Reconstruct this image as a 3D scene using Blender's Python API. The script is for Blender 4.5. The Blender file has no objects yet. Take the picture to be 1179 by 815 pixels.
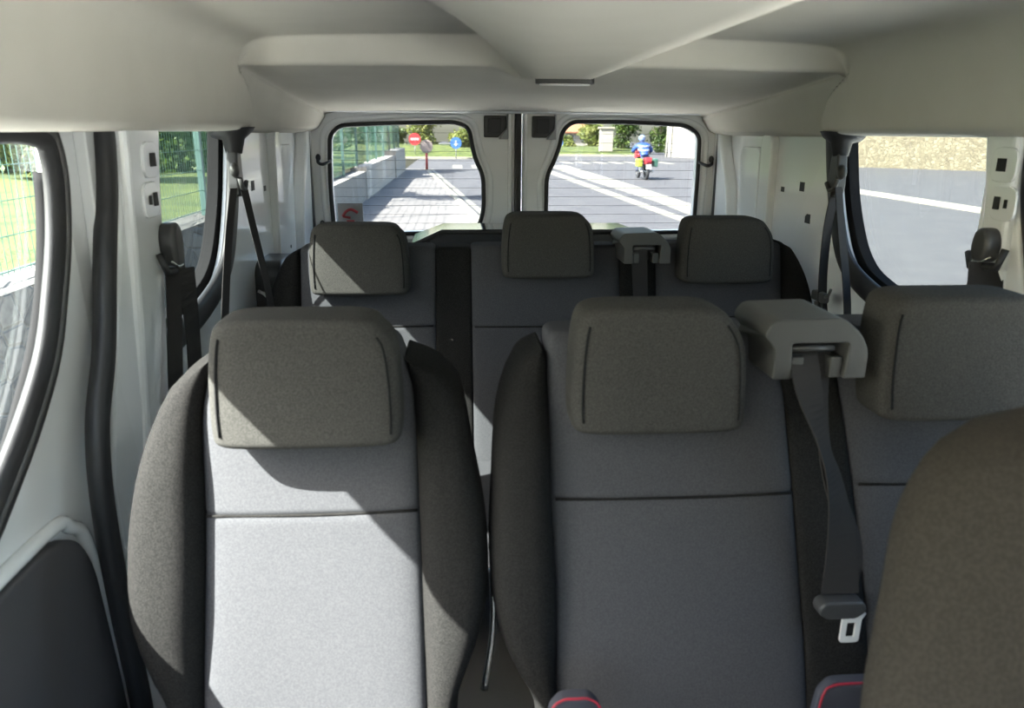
import bpy, bmesh, math, random
from mathutils import Vector, Matrix, noise
R = math.radians
PI = math.pi
scn = bpy.context.scene
col = scn.collection
random.seed(7)

# ------------------------------------------------------------------ helpers
def tag(o, label=None, cat=None, group=None, kind=None):
    if label: o['label'] = label
    if cat: o['category'] = cat
    if group: o['group'] = group
    if kind: o['kind'] = kind
    return o

def link(o, parent=None):
    col.objects.link(o)
    if parent is not None:
        o.parent = parent
        o.matrix_parent_inverse = Matrix.Translation(-Vector(root_loc(parent)))
    return o

def root_loc(p):
    v = Vector((0, 0, 0))
    while p is not None:
        v += Vector(p.location); p = p.parent
        break
    return v

def empty(name, loc, label, cat, group=None):
    """an Empty at a thing's base; its parts are meshed in world coordinates"""
    o = bpy.data.objects.new(name, None)
    o.empty_display_size = .1
    o.location = loc
    col.objects.link(o)
    tag(o, label, cat, group)
    return o

def obj(name, verts, faces, m, parent=None, smooth=True, origin=None):
    me = bpy.data.meshes.new(name)
    base = Vector((0, 0, 0))
    if parent is not None:
        p = parent
        while p is not None:
            base += Vector(p.location); p = p.parent
    elif origin is not None:
        base = Vector(origin)
    me.from_pydata([tuple(Vector(v) - base) for v in verts], [], faces)
    bm = bmesh.new(); bm.from_mesh(me)
    bmesh.ops.recalc_face_normals(bm, faces=bm.faces)
    bm.to_mesh(me); bm.free()
    me.update()
    if smooth:
        me.shade_smooth()
    me.materials.append(m)
    o = bpy.data.objects.new(name, me)
    col.objects.link(o)
    if parent is not None: o.parent = parent
    elif origin is not None: o.location = origin
    return o

def bev(o, w, seg=3, angle=35):
    b = o.modifiers.new('bevel', 'BEVEL'); b.width = w; b.segments = seg
    b.limit_method = 'ANGLE'; b.angle_limit = R(angle)
    b.harden_normals = False
    for p in o.data.polygons: p.use_smooth = True
    w_ = o.modifiers.new('wn', 'WEIGHTED_NORMAL'); w_.keep_sharp = True
    return o

class MB:
    """collects boxes, tubes and rings into one mesh"""
    def __init__(s): s.v = []; s.f = []
    def add(s, v, f):
        n = len(s.v); s.v += [tuple(a) for a in v]; s.f += [tuple(i + n for i in q) for q in f]; return s
    def box(s, x0, x1, y0, y1, z0, z1, rot=None, c=None):
        v = [Vector((x, y, z)) for z in (z0, z1) for y in (y0, y1) for x in (x0, x1)]
        if rot is not None:
            c = Vector(c if c else ((x0 + x1) / 2, (y0 + y1) / 2, (z0 + z1) / 2))
            v = [c + rot @ (a - c) for a in v]
        return s.add(v, [(0, 2, 3, 1), (4, 5, 7, 6), (0, 1, 5, 4), (2, 6, 7, 3), (0, 4, 6, 2), (1, 3, 7, 5)])
    def prism(s, pts, axis, a, b):
        """outline pts in the two other axes, extruded along axis from a to b"""
        def P(p, t):
            return {'x': (t, p[0], p[1]), 'y': (p[0], t, p[1]), 'z': (p[0], p[1], t)}[axis]
        n = len(pts)
        v = [P(p, a) for p in pts] + [P(p, b) for p in pts]
        f = [tuple(range(n)), tuple(range(2 * n - 1, n - 1, -1))]
        f += [(i, (i + 1) % n, n + (i + 1) % n, n + i) for i in range(n)]
        return s.add(v, f)
    def tube(s, pts, r, n=8, closed=False, flat=None):
        pts = [Vector(p) for p in pts]
        if not isinstance(r, (list, tuple)):
            q = [pts[0]]
            for p in pts[1:]:
                if (p - q[-1]).length > 1e-4: q.append(p)
            if closed and (q[0] - q[-1]).length < 1e-4: q.pop()
            pts = q
        m = len(pts); rs = r if isinstance(r, (list, tuple)) else [r] * m
        v = []
        up = Vector((0, 0, 1))
        for i, p in enumerate(pts):
            if closed: d = pts[(i + 1) % m] - pts[i - 1]
            else: d = pts[min(i + 1, m - 1)] - pts[max(i - 1, 0)]
            d.normalize()
            if i == 0:
                a = d.cross(up)
                if a.length < .15: a = d.cross(Vector((0, 1, 0)))
            else:
                a = pa - pa.dot(d) * d
            a.normalize(); pa = a; b = d.cross(a).normalized()
            if flat: # ellipse: (normal axis, scale) squeeze
                nrm = Vector(flat[0]); e = nrm - nrm.dot(d) * d; e.normalize(); g = d.cross(e)
                a, b = g, e * flat[1]
            for k in range(n):
                t = 2 * PI * k / n
                v.append(p + rs[i] * (math.cos(t) * a + math.sin(t) * b))
        f = []
        for i in range(m if closed else m - 1):
            j = (i + 1) % m
            for k in range(n):
                l = (k + 1) % n
                f.append((i * n + k, i * n + l, j * n + l, j * n + k))
        if not closed:
            f.append(tuple(range(n))); f.append(tuple(range(m * n - 1, (m - 1) * n - 1, -1)))
        return s.add(v, f)
    def ico(s, c, r, sub=1, jitter=0):
        bm = bmesh.new(); bmesh.ops.create_icosphere(bm, subdivisions=sub, radius=1)
        rr = r if isinstance(r, (list, tuple)) else (r, r, r)
        v = [(c[0] + a.co.x * rr[0] * (1 + jitter * random.uniform(-1, 1)), c[1] + a.co.y * rr[1] * (1 + jitter * random.uniform(-1, 1)), c[2] + a.co.z * rr[2] * (1 + jitter * random.uniform(-1, 1))) for a in bm.verts]
        f = [tuple(x.index for x in q.verts) for q in bm.faces]
        bm.free(); return s.add(v, f)
    def disc(s, c, nrm, r, t=.02, n=24):
        nrm = Vector(nrm).normalized(); return s.tube([Vector(c) - nrm * t / 2, Vector(c) + nrm * t / 2], r, n)
    def obj(s, name, m, parent=None, smooth=False, origin=None):
        return obj(name, s.v, s.f, m, parent, smooth, origin)

def spline(pts, n=8, closed=False):
    """catmull-rom through 2-D or 3-D points"""
    P = [Vector(p) for p in pts]; m = len(P); out = []
    for i in range(m if closed else m - 1):
        if closed: a, b, c, d = P[i - 1], P[i], P[(i + 1) % m], P[(i + 2) % m]
        else: a, b, c, d = P[max(i - 1, 0)], P[i], P[i + 1], P[min(i + 2, m - 1)]
        for k in range(n):
            t = k / n
            out.append(.5 * ((2 * b) + (c - a) * t + (2 * a - 5 * b + 4 * c - d) * t * t + (3 * b - a - 3 * c + d) * t ** 3))
    if not closed: out.append(P[-1])
    return out

def rounded(pts, r, n=6):
    """round the corners of a closed 2-D outline; r one radius or one per corner"""
    out = []; m = len(pts)
    rs = r if isinstance(r, (list, tuple)) else [r] * m
    for i in range(m):
        p, a, b = Vector(pts[i]), Vector(pts[i - 1]), Vector(pts[(i + 1) % m])
        u, w = (a - p), (b - p); lu, lw = u.length, w.length
        q = min(rs[i], lu * .48, lw * .48)
        if q <= 1e-6: out.append(tuple(p)); continue
        s, e = p + u / lu * q, p + w / lw * q
        for k in range(n + 1):
            t = k / n
            out.append(tuple((1 - t) ** 2 * s + 2 * t * (1 - t) * p + t * t * e))
    return out

def lerp_tab(tab, z):
    """smooth interpolation in a table [(z, value), ...] sorted by z"""
    if z <= tab[0][0]: return tab[0][1]
    if z >= tab[-1][0]: return tab[-1][1]
    for i in range(len(tab) - 1):
        z0, v0 = tab[i]; z1, v1 = tab[i + 1]
        if z <= z1:
            t = (z - z0) / (z1 - z0)
            m0 = (v1 - v0) if i == 0 else (tab[i + 1][1] - tab[i - 1][1]) * (z1 - z0) / (tab[i + 1][0] - tab[i - 1][0])
            m1 = (v1 - v0) if i + 2 >= len(tab) else (tab[i + 2][1] - v0) * (z1 - z0) / (tab[i + 2][0] - z0)
            return (2 * t ** 3 - 3 * t * t + 1) * v0 + (t ** 3 - 2 * t * t + t) * m0 + (-2 * t ** 3 + 3 * t * t) * v1 + (t ** 3 - t * t) * m1

def sst(a, b, x):
    t = max(0, min(1, (x - a) / (b - a))); return t * t * (3 - 2 * t)

def pad(name, L, Rr, yf, thick, m, parent, z0, z1, rz=.025, p=3.5, nz=34, nring=44, bulge=0, dips=(), twist=None):
    """upholstered pad: left and right outline as tables of (z, x); front face at y=yf(z), thickness to +y"""
    zs = []
    ne = 7
    for k in range(ne): zs.append((z0 + rz * (1 - math.cos(PI / 2 * k / ne)), rz * (1 - math.sin(PI / 2 * k / ne))))
    for k in range(nz + 1): zs.append((z0 + rz + (z1 - z0 - 2 * rz) * k / nz, 0))
    for dz in dips:
        for e in (-.012, -.005, -.0025, 0, .0025, .005, .012): zs.append((dz + e, 0))
    for k in range(1, ne + 1): zs.append((z1 - rz * (1 - math.sin(PI / 2 * k / ne)), rz * (1 - math.cos(PI / 2 * k / ne))))
    zs.sort()
    v = []; f = []
    for (z, ins) in zs:
        xl, xr = lerp_tab(L, z) + ins, lerp_tab(Rr, z) - ins
        if xr - xl < .004:
            c = (xl + xr) / 2; xl, xr = c - .002, c + .002
        y0 = yf(z) + ins; y1 = yf(z) + thick - ins
        for dz in dips:
            y0 += .004 * max(0, 1 - abs(z - dz) / .006)
        hw, hd, xc, yc = (xr - xl) / 2, (y1 - y0) / 2, (xl + xr) / 2, (y0 + y1) / 2
        for k in range(nring):
            t = 2 * PI * (k + .5) / nring
            c, s = math.cos(t), math.sin(t)
            X = abs(c) ** (2 / p) * (1 if c > 0 else -1); Y = abs(s) ** (2 / p) * (1 if s > 0 else -1)
            yy = yc + hd * Y
            if Y < 0: yy -= bulge * (1 - X * X)
            v.append((xc + hw * X, yy, z))
    n = len(zs)
    for i in range(n - 1):
        for k in range(nring):
            l = (k + 1) % nring
            f.append((i * nring + k, i * nring + l, (i + 1) * nring + l, (i + 1) * nring + k))
    f.append(tuple(range(nring))); f.append(tuple(range(n * nring - 1, (n - 1) * nring - 1, -1)))
    return obj(name, v, f, m, parent)

def ribbon(name, pts, m, parent, t=.0016, n=8):
    """belt webbing through [(centre, half-width vector), ...]"""
    C = spline([p[0] for p in pts], n); W = spline([p[1] for p in pts], n)
    v = []; f = []
    for i, (c, w) in enumerate(zip(C, W)):
        d = (C[min(i + 1, len(C) - 1)] - C[max(i - 1, 0)]).normalized()
        nn = d.cross(w).normalized() * t / 2
        v += [c - w - nn, c + w - nn, c + w + nn, c - w + nn]
    for i in range(len(C) - 1):
        a, b = i * 4, i * 4 + 4
        for k in range(4):
            l = (k + 1) % 4
            f.append((a + k, a + l, b + l, b + k))
    f += [(0, 1, 2, 3), (len(v) - 4, len(v) - 3, len(v) - 2, len(v) - 1)]
    return obj(name, v, f, m, parent, smooth=False)

def plate(name, outline, holes, fn, t, m, parent=None, bevel=.004, origin=None):
    """sheet with holes: 2-D outline and holes filled, given thickness t, then mapped to 3-D by fn(a, b, h)"""
    cu = bpy.data.curves.new('tmp', 'CURVE'); cu.dimensions = '2D'; cu.fill_mode = 'BOTH'
    for ring in [outline] + list(holes):
        sp = cu.splines.new('POLY'); sp.points.add(len(ring) - 1)
        for i, p in enumerate(ring): sp.points[i].co = (p[0], p[1], 0, 1)
        sp.use_cyclic_u = True
    cu.extrude = t / 2 - bevel; cu.bevel_depth = bevel; cu.bevel_resolution = 2
    o = bpy.data.objects.new('tmp', cu)
    me = o.to_mesh()
    v = [fn(a.co.x, a.co.y, a.co.z) for a in me.vertices]
    f = [tuple(p.vertices) for p in me.polygons]
    o.to_mesh_clear()
    bpy.data.objects.remove(o); bpy.data.curves.remove(cu)
    q = obj(name, v, f, m, parent, smooth=False, origin=origin)
    bm = bmesh.new(); bm.from_mesh(q.data)
    bmesh.ops.remove_doubles(bm, verts=bm.verts, dist=1e-5)
    bmesh.ops.recalc_face_normals(bm, faces=bm.faces); bm.to_mesh(q.data); bm.free()
    return q

def copy_tree(o, parent=None):
    c = o.copy(); col.objects.link(c); c.parent = parent
    for ch in [x for x in o.children]: copy_tree(ch, c)
    return c

# ------------------------------------------------------------------ materials
def mat(name, base, rough=.6, metal=0, spec=.5, bump=None, var=None, sheen=0, coat=0, trans=0):
    """var = (colour2, scale, lo, hi) noise mix; bump = (scale, strength, distance)"""
    m = bpy.data.materials.new(name); m.use_nodes = True
    nt = m.node_tree; b = nt.nodes['Principled BSDF']
    b.inputs['Base Color'].default_value = (*base, 1)
    b.inputs['Roughness'].default_value = rough; b.inputs['Metallic'].default_value = metal
    b.inputs['Specular IOR Level'].default_value = spec
    if sheen: b.inputs['Sheen Weight'].default_value = sheen; b.inputs['Sheen Roughness'].default_value = .5
    if coat: b.inputs['Coat Weight'].default_value = coat; b.inputs['Coat Roughness'].default_value = .08
    tc = nt.nodes.new('ShaderNodeTexCoord')
    if var:
        n = nt.nodes.new('ShaderNodeTexNoise'); n.inputs['Scale'].default_value = var[1]; n.inputs['Detail'].default_value = 6
        nt.links.new(tc.outputs['Object'], n.inputs['Vector'])
        r = nt.nodes.new('ShaderNodeValToRGB'); r.color_ramp.elements[0].position = var[2]; r.color_ramp.elements[1].position = var[3]
        r.color_ramp.elements[0].color = (*base, 1); r.color_ramp.elements[1].color = (*var[0], 1)
        nt.links.new(n.outputs['Fac'], r.inputs['Fac']); nt.links.new(r.outputs['Color'], b.inputs['Base Color'])
    if bump:
        n = nt.nodes.new('ShaderNodeTexNoise'); n.inputs['Scale'].default_value = bump[0]; n.inputs['Detail'].default_value = 4
        nt.links.new(tc.outputs['Object'], n.inputs['Vector'])
        q = nt.nodes.new('ShaderNodeBump'); q.inputs['Strength'].default_value = bump[1]; q.inputs['Distance'].default_value = bump[2]
        nt.links.new(n.outputs['Fac'], q.inputs['Height']); nt.links.new(q.outputs['Normal'], b.inputs['Normal'])
    return m

def glass_mat(name, tint, gloss=.04):
    m = bpy.data.materials.new(name); m.use_nodes = True; nt = m.node_tree; nt.nodes.clear()
    out = nt.nodes.new('ShaderNodeOutputMaterial'); mix = nt.nodes.new('ShaderNodeMixShader')
    t = nt.nodes.new('ShaderNodeBsdfTransparent'); t.inputs['Color'].default_value = (*tint, 1)
    g = nt.nodes.new('ShaderNodeBsdfGlossy'); g.inputs['Roughness'].default_value = .02
    mix.inputs[0].default_value = gloss
    nt.links.new(t.outputs[0], mix.inputs[1]); nt.links.new(g.outputs[0], mix.inputs[2]); nt.links.new(mix.outputs[0], out.inputs[0])
    return m

def leaf_mat(name, c1, c2, scale=1.2):
    m = bpy.data.materials.new(name); m.use_nodes = True; nt = m.node_tree; b = nt.nodes['Principled BSDF']
    tc = nt.nodes.new('ShaderNodeTexCoord'); n = nt.nodes.new('ShaderNodeTexNoise'); n.inputs['Scale'].default_value = scale; n.inputs['Detail'].default_value = 8
    r = nt.nodes.new('ShaderNodeValToRGB'); r.color_ramp.elements[0].position = .35; r.color_ramp.elements[1].position = .65
    r.color_ramp.elements[0].color = (*c1, 1); r.color_ramp.elements[1].color = (*c2, 1)
    nt.links.new(tc.outputs['Object'], n.inputs['Vector']); nt.links.new(n.outputs['Fac'], r.inputs['Fac']); nt.links.new(r.outputs['Color'], b.inputs['Base Color'])
    b.inputs['Roughness'].default_value = .55
    tr = nt.nodes.new('ShaderNodeBsdfTranslucent'); nt.links.new(r.outputs['Color'], tr.inputs['Color'])
    mx = nt.nodes.new('ShaderNodeMixShader'); mx.inputs[0].default_value = .35
    nt.links.new(b.outputs[0], mx.inputs[1]); nt.links.new(tr.outputs[0], mx.inputs[2]); nt.links.new(mx.outputs[0], nt.nodes['Material Output'].inputs['Surface'])
    return m

def stone_mat(name, c1, c2, mortar, scale, squash=1, bumpd=.02):
    m = bpy.data.materials.new(name); m.use_nodes = True; nt = m.node_tree; b = nt.nodes['Principled BSDF']
    tc = nt.nodes.new('ShaderNodeTexCoord'); mp = nt.nodes.new('ShaderNodeMapping'); mp.inputs['Scale'].default_value = (scale, scale, scale * squash)
    v = nt.nodes.new('ShaderNodeTexVoronoi'); v.inputs['Scale'].default_value = 1
    e = nt.nodes.new('ShaderNodeTexVoronoi'); e.feature = 'DISTANCE_TO_EDGE'; e.inputs['Scale'].default_value = 1
    nt.links.new(tc.outputs['Object'], mp.inputs[0]); nt.links.new(mp.outputs[0], v.inputs['Vector']); nt.links.new(mp.outputs[0], e.inputs['Vector'])
    r = nt.nodes.new('ShaderNodeValToRGB'); r.color_ramp.elements[0].color = (*c1, 1); r.color_ramp.elements[1].color = (*c2, 1)
    nt.links.new(v.outputs['Color'], r.inputs['Fac'])
    k = nt.nodes.new('ShaderNodeValToRGB'); k.color_ramp.elements[0].position = .02; k.color_ramp.elements[1].position = .09
    nt.links.new(e.outputs['Distance'], k.inputs['Fac'])
    n = nt.nodes.new('ShaderNodeTexNoise'); n.inputs['Scale'].default_value = scale * 4; n.inputs['Detail'].default_value = 6; nt.links.new(tc.outputs['Object'], n.inputs['Vector'])
    mx = nt.nodes.new('ShaderNodeMix'); mx.data_type = 'RGBA'; mx.inputs[6].default_value = (*mortar, 1)
    nt.links.new(k.outputs['Color'], mx.inputs[0]); nt.links.new(r.outputs['Color'], mx.inputs[7])
    m2 = nt.nodes.new('ShaderNodeMix'); m2.data_type = 'RGBA'; m2.blend_type = 'OVERLAY'; m2.inputs[0].default_value = .6
    nt.links.new(mx.outputs[2], m2.inputs[6]); nt.links.new(n.outputs['Fac'], m2.inputs[7]); nt.links.new(m2.outputs[2], b.inputs['Base Color'])
    bp = nt.nodes.new('ShaderNodeBump'); bp.inputs['Distance'].default_value = bumpd; bp.inputs['Strength'].default_value = .8
    nt.links.new(k.outputs['Color'], bp.inputs['Height']); nt.links.new(bp.outputs['Normal'], b.inputs['Normal'])
    b.inputs['Roughness'].default_value = .9
    return m

def brick_mat(name, c1, c2, mortar, w, h, rot=(R(90), 0, 0)):
    m = bpy.data.materials.new(name); m.use_nodes = True; nt = m.node_tree; b = nt.nodes['Principled BSDF']
    tc = nt.nodes.new('ShaderNodeTexCoord'); mp = nt.nodes.new('ShaderNodeMapping'); mp.inputs['Rotation'].default_value = rot
    br = nt.nodes.new('ShaderNodeTexBrick'); br.inputs['Color1'].default_value = (*c1, 1); br.inputs['Color2'].default_value = (*c2, 1); br.inputs['Mortar'].default_value = (*mortar, 1)
    br.inputs['Scale'].default_value = 1; br.inputs['Brick Width'].default_value = w; br.inputs['Row Height'].default_value = h; br.inputs['Mortar Size'].default_value = .012
    nt.links.new(tc.outputs['Object'], mp.inputs[0]); nt.links.new(mp.outputs[0], br.inputs['Vector']); nt.links.new(br.outputs['Color'], b.inputs['Base Color'])
    b.inputs['Roughness'].default_value = .9
    return m

M = {}
M['paint'] = mat('body_paint', (.88, .90, .92), .22, coat=1, bump=(60, .02, .001))
M['headliner'] = mat('headliner_felt', (.60, .575, .52), .95, spec=.1, bump=(500, .25, .0008), var=((.63, .605, .55), 9, .3, .7))
M['light_fabric'] = mat('light_grey_fabric', (.053, .054, .060), .95, spec=.05, bump=(900, .4, .0008), var=((.068, .068, .074), 420, .4, .6))
M['dark_fabric'] = mat('charcoal_fabric', (.012, .0117, .0117), .95, spec=.05, bump=(900, .5, .001), var=((.024, .023, .0225), 500, .42, .6))
M['head_fabric'] = mat('headrest_fabric', (.038, .037, .035), .9, spec=.08, bump=(900, .4, .0008), var=((.060, .058, .055), 500, .42, .6))
M['driver_fabric'] = mat('front_seat_fabric', (.042, .037, .032), .95, spec=.05, bump=(700, .4, .001), var=((.055, .048, .041), 300, .42, .6))
M['plastic'] = mat('dark_plastic', (.05, .05, .052), .42, bump=(700, .15, .0005))
M['plastic_grey'] = mat('grey_plastic', (.055, .055, .054), .5, bump=(700, .15, .0005))
M['rubber'] = mat('black_rubber', (.022, .022, .024), .5)
M['gloss_black'] = mat('glossy_black_cover', (.03, .033, .04), .12, coat=.6)
M['webbing'] = mat('belt_webbing', (.035, .033, .033), .9, spec=.08, bump=(400, .3, .0006))
M['chrome'] = mat('polished_steel', (.75, .75, .74), .22, metal=1)
M['tongue'] = mat('bright_belt_tongue', (.85, .85, .83), .35, metal=.2)
M['red'] = mat('red_piping', (.30, .012, .03), .5)
M['card'] = mat('dark_door_card', (.075, .072, .078), .7, bump=(300, .3, .001))
M['bag'] = mat('dark_bag_cloth', (.035, .037, .05), .8, bump=(400, .3, .001))
M['hole'] = mat('dark_clip', (.02, .02, .02), .6)
M['floor'] = mat('rubber_floor', (.24, .24, .24), .8, bump=(200, .3, .001))
M['glass'] = glass_mat('clear_window_glass', (.86, .89, .88))
M['glass_side'] = glass_mat('side_window_glass', (.58, .61, .60))
M['matte'] = mat('matte_black', (.018, .018, .019), .95, spec=.04)
M['glass_front'] = glass_mat('tinted_windscreen', (.42, .45, .44))  # tint added to hold back light from the front, pane out of view
M['glass_rear'] = glass_mat('rear_window_glass', (.62, .64, .64))
M['lens'] = mat('lamp_lens', (.82, .81, .76), .3)
M['asphalt'] = mat('asphalt', (.054, .053, .058), .9, spec=.2, bump=(60, .5, .01), var=((.068, .067, .070), 1.4, .3, .7))
M['pavement'] = mat('pavement_tar', (.125, .117, .113), .9, spec=.2, bump=(50, .5, .01), var=((.155, .146, .14), .9, .3, .7))
M['bounce_ground'] = mat('pale_bounce_ground', (.56, .54, .50), .9, bump=(40, .4, .005), var=((.64, .62, .57), 1.5, .3, .7))  # pale surface for the added ground that throws sunlight up to the headliner
M['kerb'] = mat('pale_kerb_stone', (.22, .205, .155), .85, var=((.27, .25, .20), 3, .3, .7))
M['roadpaint'] = mat('road_paint', (.17, .16, .13), .7, var=((.13, .122, .105), 2.5, .45, .75))
M['grass'] = mat('grass', (.024, .042, .004), .95, bump=(40, 1, .05), var=((.085, .105, .013), 2.2, .35, .7))
M['parapet'] = stone_mat('retaining_wall_stone', (.03, .029, .027), (.08, .077, .07), (.065, .062, .056), 5.5, 1.2)
M['block'] = brick_mat('block_wall', (.27, .245, .215), (.33, .30, .26), (.19, .175, .155), .5, .2, (R(90), 0, R(90)))
M['stone'] = stone_mat('far_stone_wall', (.085, .07, .045), (.19, .165, .11), (.14, .12, .085), 5.5, 1.4, .04)
M['fence'] = mat('green_fence_wire', (.03, .085, .062), .45)
M['fence_post'] = mat('grey_green_post', (.06, .11, .10), .45)
M['white'] = mat('white_render', (.25, .235, .20), .8, var=((.21, .195, .165), .8, .3, .7))
M['bollard'] = mat('signal_red', (.30, .02, .025), .45)
M['white_sign'] = mat('white_sign_face', (.30, .30, .30), .4)
M['blue_sign'] = mat('blue_sign_face', (.03, .10, .30), .4)
M['galv'] = mat('galvanised_steel', (.45, .46, .47), .4, metal=.8)
M['roof'] = brick_mat('orange_tiles', (.22, .08, .035), (.26, .11, .05), (.15, .06, .03), .3, .3, (0, 0, 0))
M['bark'] = mat('bark', (.12, .09, .065), .95, bump=(20, 1, .03), var=((.2, .16, .12), 8, .3, .7))
M['leaf'] = leaf_mat('leaf_green', (.015, .04, .006), (.085, .13, .018))
M['leaf_light'] = leaf_mat('leaf_yellow_green', (.08, .12, .015), (.19, .20, .05))
M['leaf_dark'] = leaf_mat('leaf_dark_green', (.01, .028, .006), (.045, .075, .014))
M['blue'] = mat('blue_jacket', (.015, .05, .20), .6)
M['white_cloth'] = mat('reflective_white', (.34, .35, .37), .4)
M['jeans'] = mat('dark_trousers', (.05, .06, .10), .8)
M['hivis'] = mat('yellow_panel', (.20, .24, .03), .5)
M['skin'] = mat('skin', (.55, .33, .24), .6)
M['visor'] = mat('blue_grey_helmet', (.12, .16, .28), .25)

# ------------------------------------------------------------------ measures of the cabin
CX_ = .235          # centre line of the cabin
HW = .85            # half width to the inner panels
FLOOR = .50
def sx(s, off=0): return CX_ + s * (HW + off)

# ------------------------------------------------------------------ ceiling (moulded headliner)
def front_section(u):
    pts = [(0, 2.02), (.30, 2.018), (.50, 2.014), (.65, 2.008), (.71, 1.995), (.738, 1.965), (.750, 1.91), (.756, 1.83), (.768, 1.803), (.80, 1.795), (.875, 1.793)]
    return pts
def rear_section(Y):
    t = sst(2.0, 2.98, Y)
    zc = 1.964 - .096 * ((Y - 1.92) / 1.06)
    w = .735 - .025 * t
    return [(0, zc), (w * .4, zc), (w * .8, zc - .003), (w, zc - .006), (w + .020, zc - .024 ), (w + .036, max(1.82, zc - .060)), (w + .048, max(1.805, zc - .10)), (w + .060, 1.799), (w + .08, 1.792), (min(w + .12, .86), 1.787), (.875, 1.787)]
def ceiling():
    NU = 90; NV = 190; Y0, Y1 = -.95, 3.0
    v = []; f = []
    Fs = spline([(a, b) for a, b in front_section(0)], 9)
    Ls = [0]
    for j in range(NV + 1):
        Y = Y0 + (Y1 - Y0) * (j / NV)
        # crowd the rows near the step
        Y = Y0 + (Y1 - Y0) * (j / NV) if False else lerp_tab([(0, Y0), (.32, 1.78), (.72, 2.14), (1, Y1)], j / NV) if False else (Y0 + (1.80 - Y0) * (j / 50) if j <= 50 else 1.80 + .32 * ((j - 50) / 100) if j <= 150 else 2.12 + (Y1 - 2.12) * ((j - 150) / 40))
        Rs = spline([(a, b) for a, b in rear_section(Y)], 9)
        row = []
        n = len(Fs)
        for s in (-1, 1):
            half = []
            for k in range(n):
                wf, zf = Fs[k]; wr, zr = Rs[k]
                side = sst(.742, .756, wf)
                ys = 1.905 + .145 * side
                b = sst(ys, ys + .035 + .02 * side, Y)
                # round lip under the cross step, centre only
                lip = -.012 * math.exp(-((Y - ys - .045) / .022) ** 2) * (1 - side)
                w = wf + (wr - wf) * b; z = zf + (zr - zf) * b + lip
                x = CX_ + s * w
                # long moulded duct down the middle, rounded at its rear end
                e = max(0., 1 - max(0, (Y - 1.80) / .25) ** 2.2) ** .5 if Y < 2.05 else 0
                prof = sst(.12 - .3 * max(0, 1.93 - Y) - .04, .17 - .05 * max(0, 1.93 - Y), x) * (1 - sst(.325, .355, x)) if e > 0 else 0
                drop = (z - 1.916) * prof * e
                if drop > 0 and wf < .5: z -= drop
                half.append((x, Y, z))
            row.append(half)
        v += list(reversed(row[0]))[:-1] + row[1]
        W = 2 * n - 1
    for j in range(NV):
        for i in range(W - 1):
            f.append((j * W + i, j * W + i + 1, (j + 1) * W + i + 1, (j + 1) * W + i))
    # flat lid above it so that it is solid
    o = obj('ceiling', v, f, M['headliner']); tag(o, kind='structure')
    sol = o.modifiers.new('thickness', 'SOLIDIFY'); sol.thickness = .006; sol.offset = 1
    return o
ceiling()
rf = MB().box(CX_ - .93, CX_ + .93, -1.05, 3.06, 2.06, 2.08).obj('roof', M['paint']); tag(rf, kind='structure')
for s, nm in ((-1, 'left'), (1, 'right')):
    r_ = MB().prism([(CX_ + s * .878, 1.812), (CX_ + s * .905, 1.83), (CX_ + s * .93, 2.06), (CX_ + s * .90, 2.06)], 'y', -1.05, 3.06).obj('roof_rail_' + nm, M['paint']); tag(r_, kind='structure')

# lamp in the rear end of the duct
lt = empty('ceiling_lamp', (.265, 1.90, 1.925), 'small pale oval lamp lens in the rear tip of the ceiling duct', 'lamp')
pts = [(.265 + .072 * math.copysign(abs(math.cos(a)) ** .7, math.cos(a)), 1.905 + .03 * math.copysign(abs(math.sin(a)) ** .7, math.sin(a))) for a in [2 * PI * k / 28 for k in range(28)]]
bev(MB().prism(pts, 'z', 1.909, 1.925).obj('housing', M['plastic_grey'], lt), .003)
pts = [(.265 + (p[0] - .265) * .86, 1.905 + (p[1] - 1.905) * .8) for p in pts]
bev(MB().prism(pts, 'z', 1.906, 1.920).obj('lens', M['lens'], lt), .003)

# ------------------------------------------------------------------ floor, front bulkhead, walls
fl = MB().box(CX_ - .88, CX_ + .88, -1.1, 3.02, FLOOR - .03, FLOOR).obj('floor', M['floor']); tag(fl, kind='structure')
for k in range(7): pass
wf = MB().box(CX_ - .92, CX_ + .92, -1.10, -1.06, FLOOR, 1.18).obj('wall_front', M['card']); tag(wf, kind='structure')
ws = MB().add([(CX_ - .85, -1.07, 1.18), (CX_ + .85, -1.07, 1.18), (CX_ + .78, -.72, 1.98), (CX_ - .78, -.72, 1.98)], [(0, 1, 2, 3)]).obj('window_1', M['glass_front']); tag(ws, kind='structure')

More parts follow.
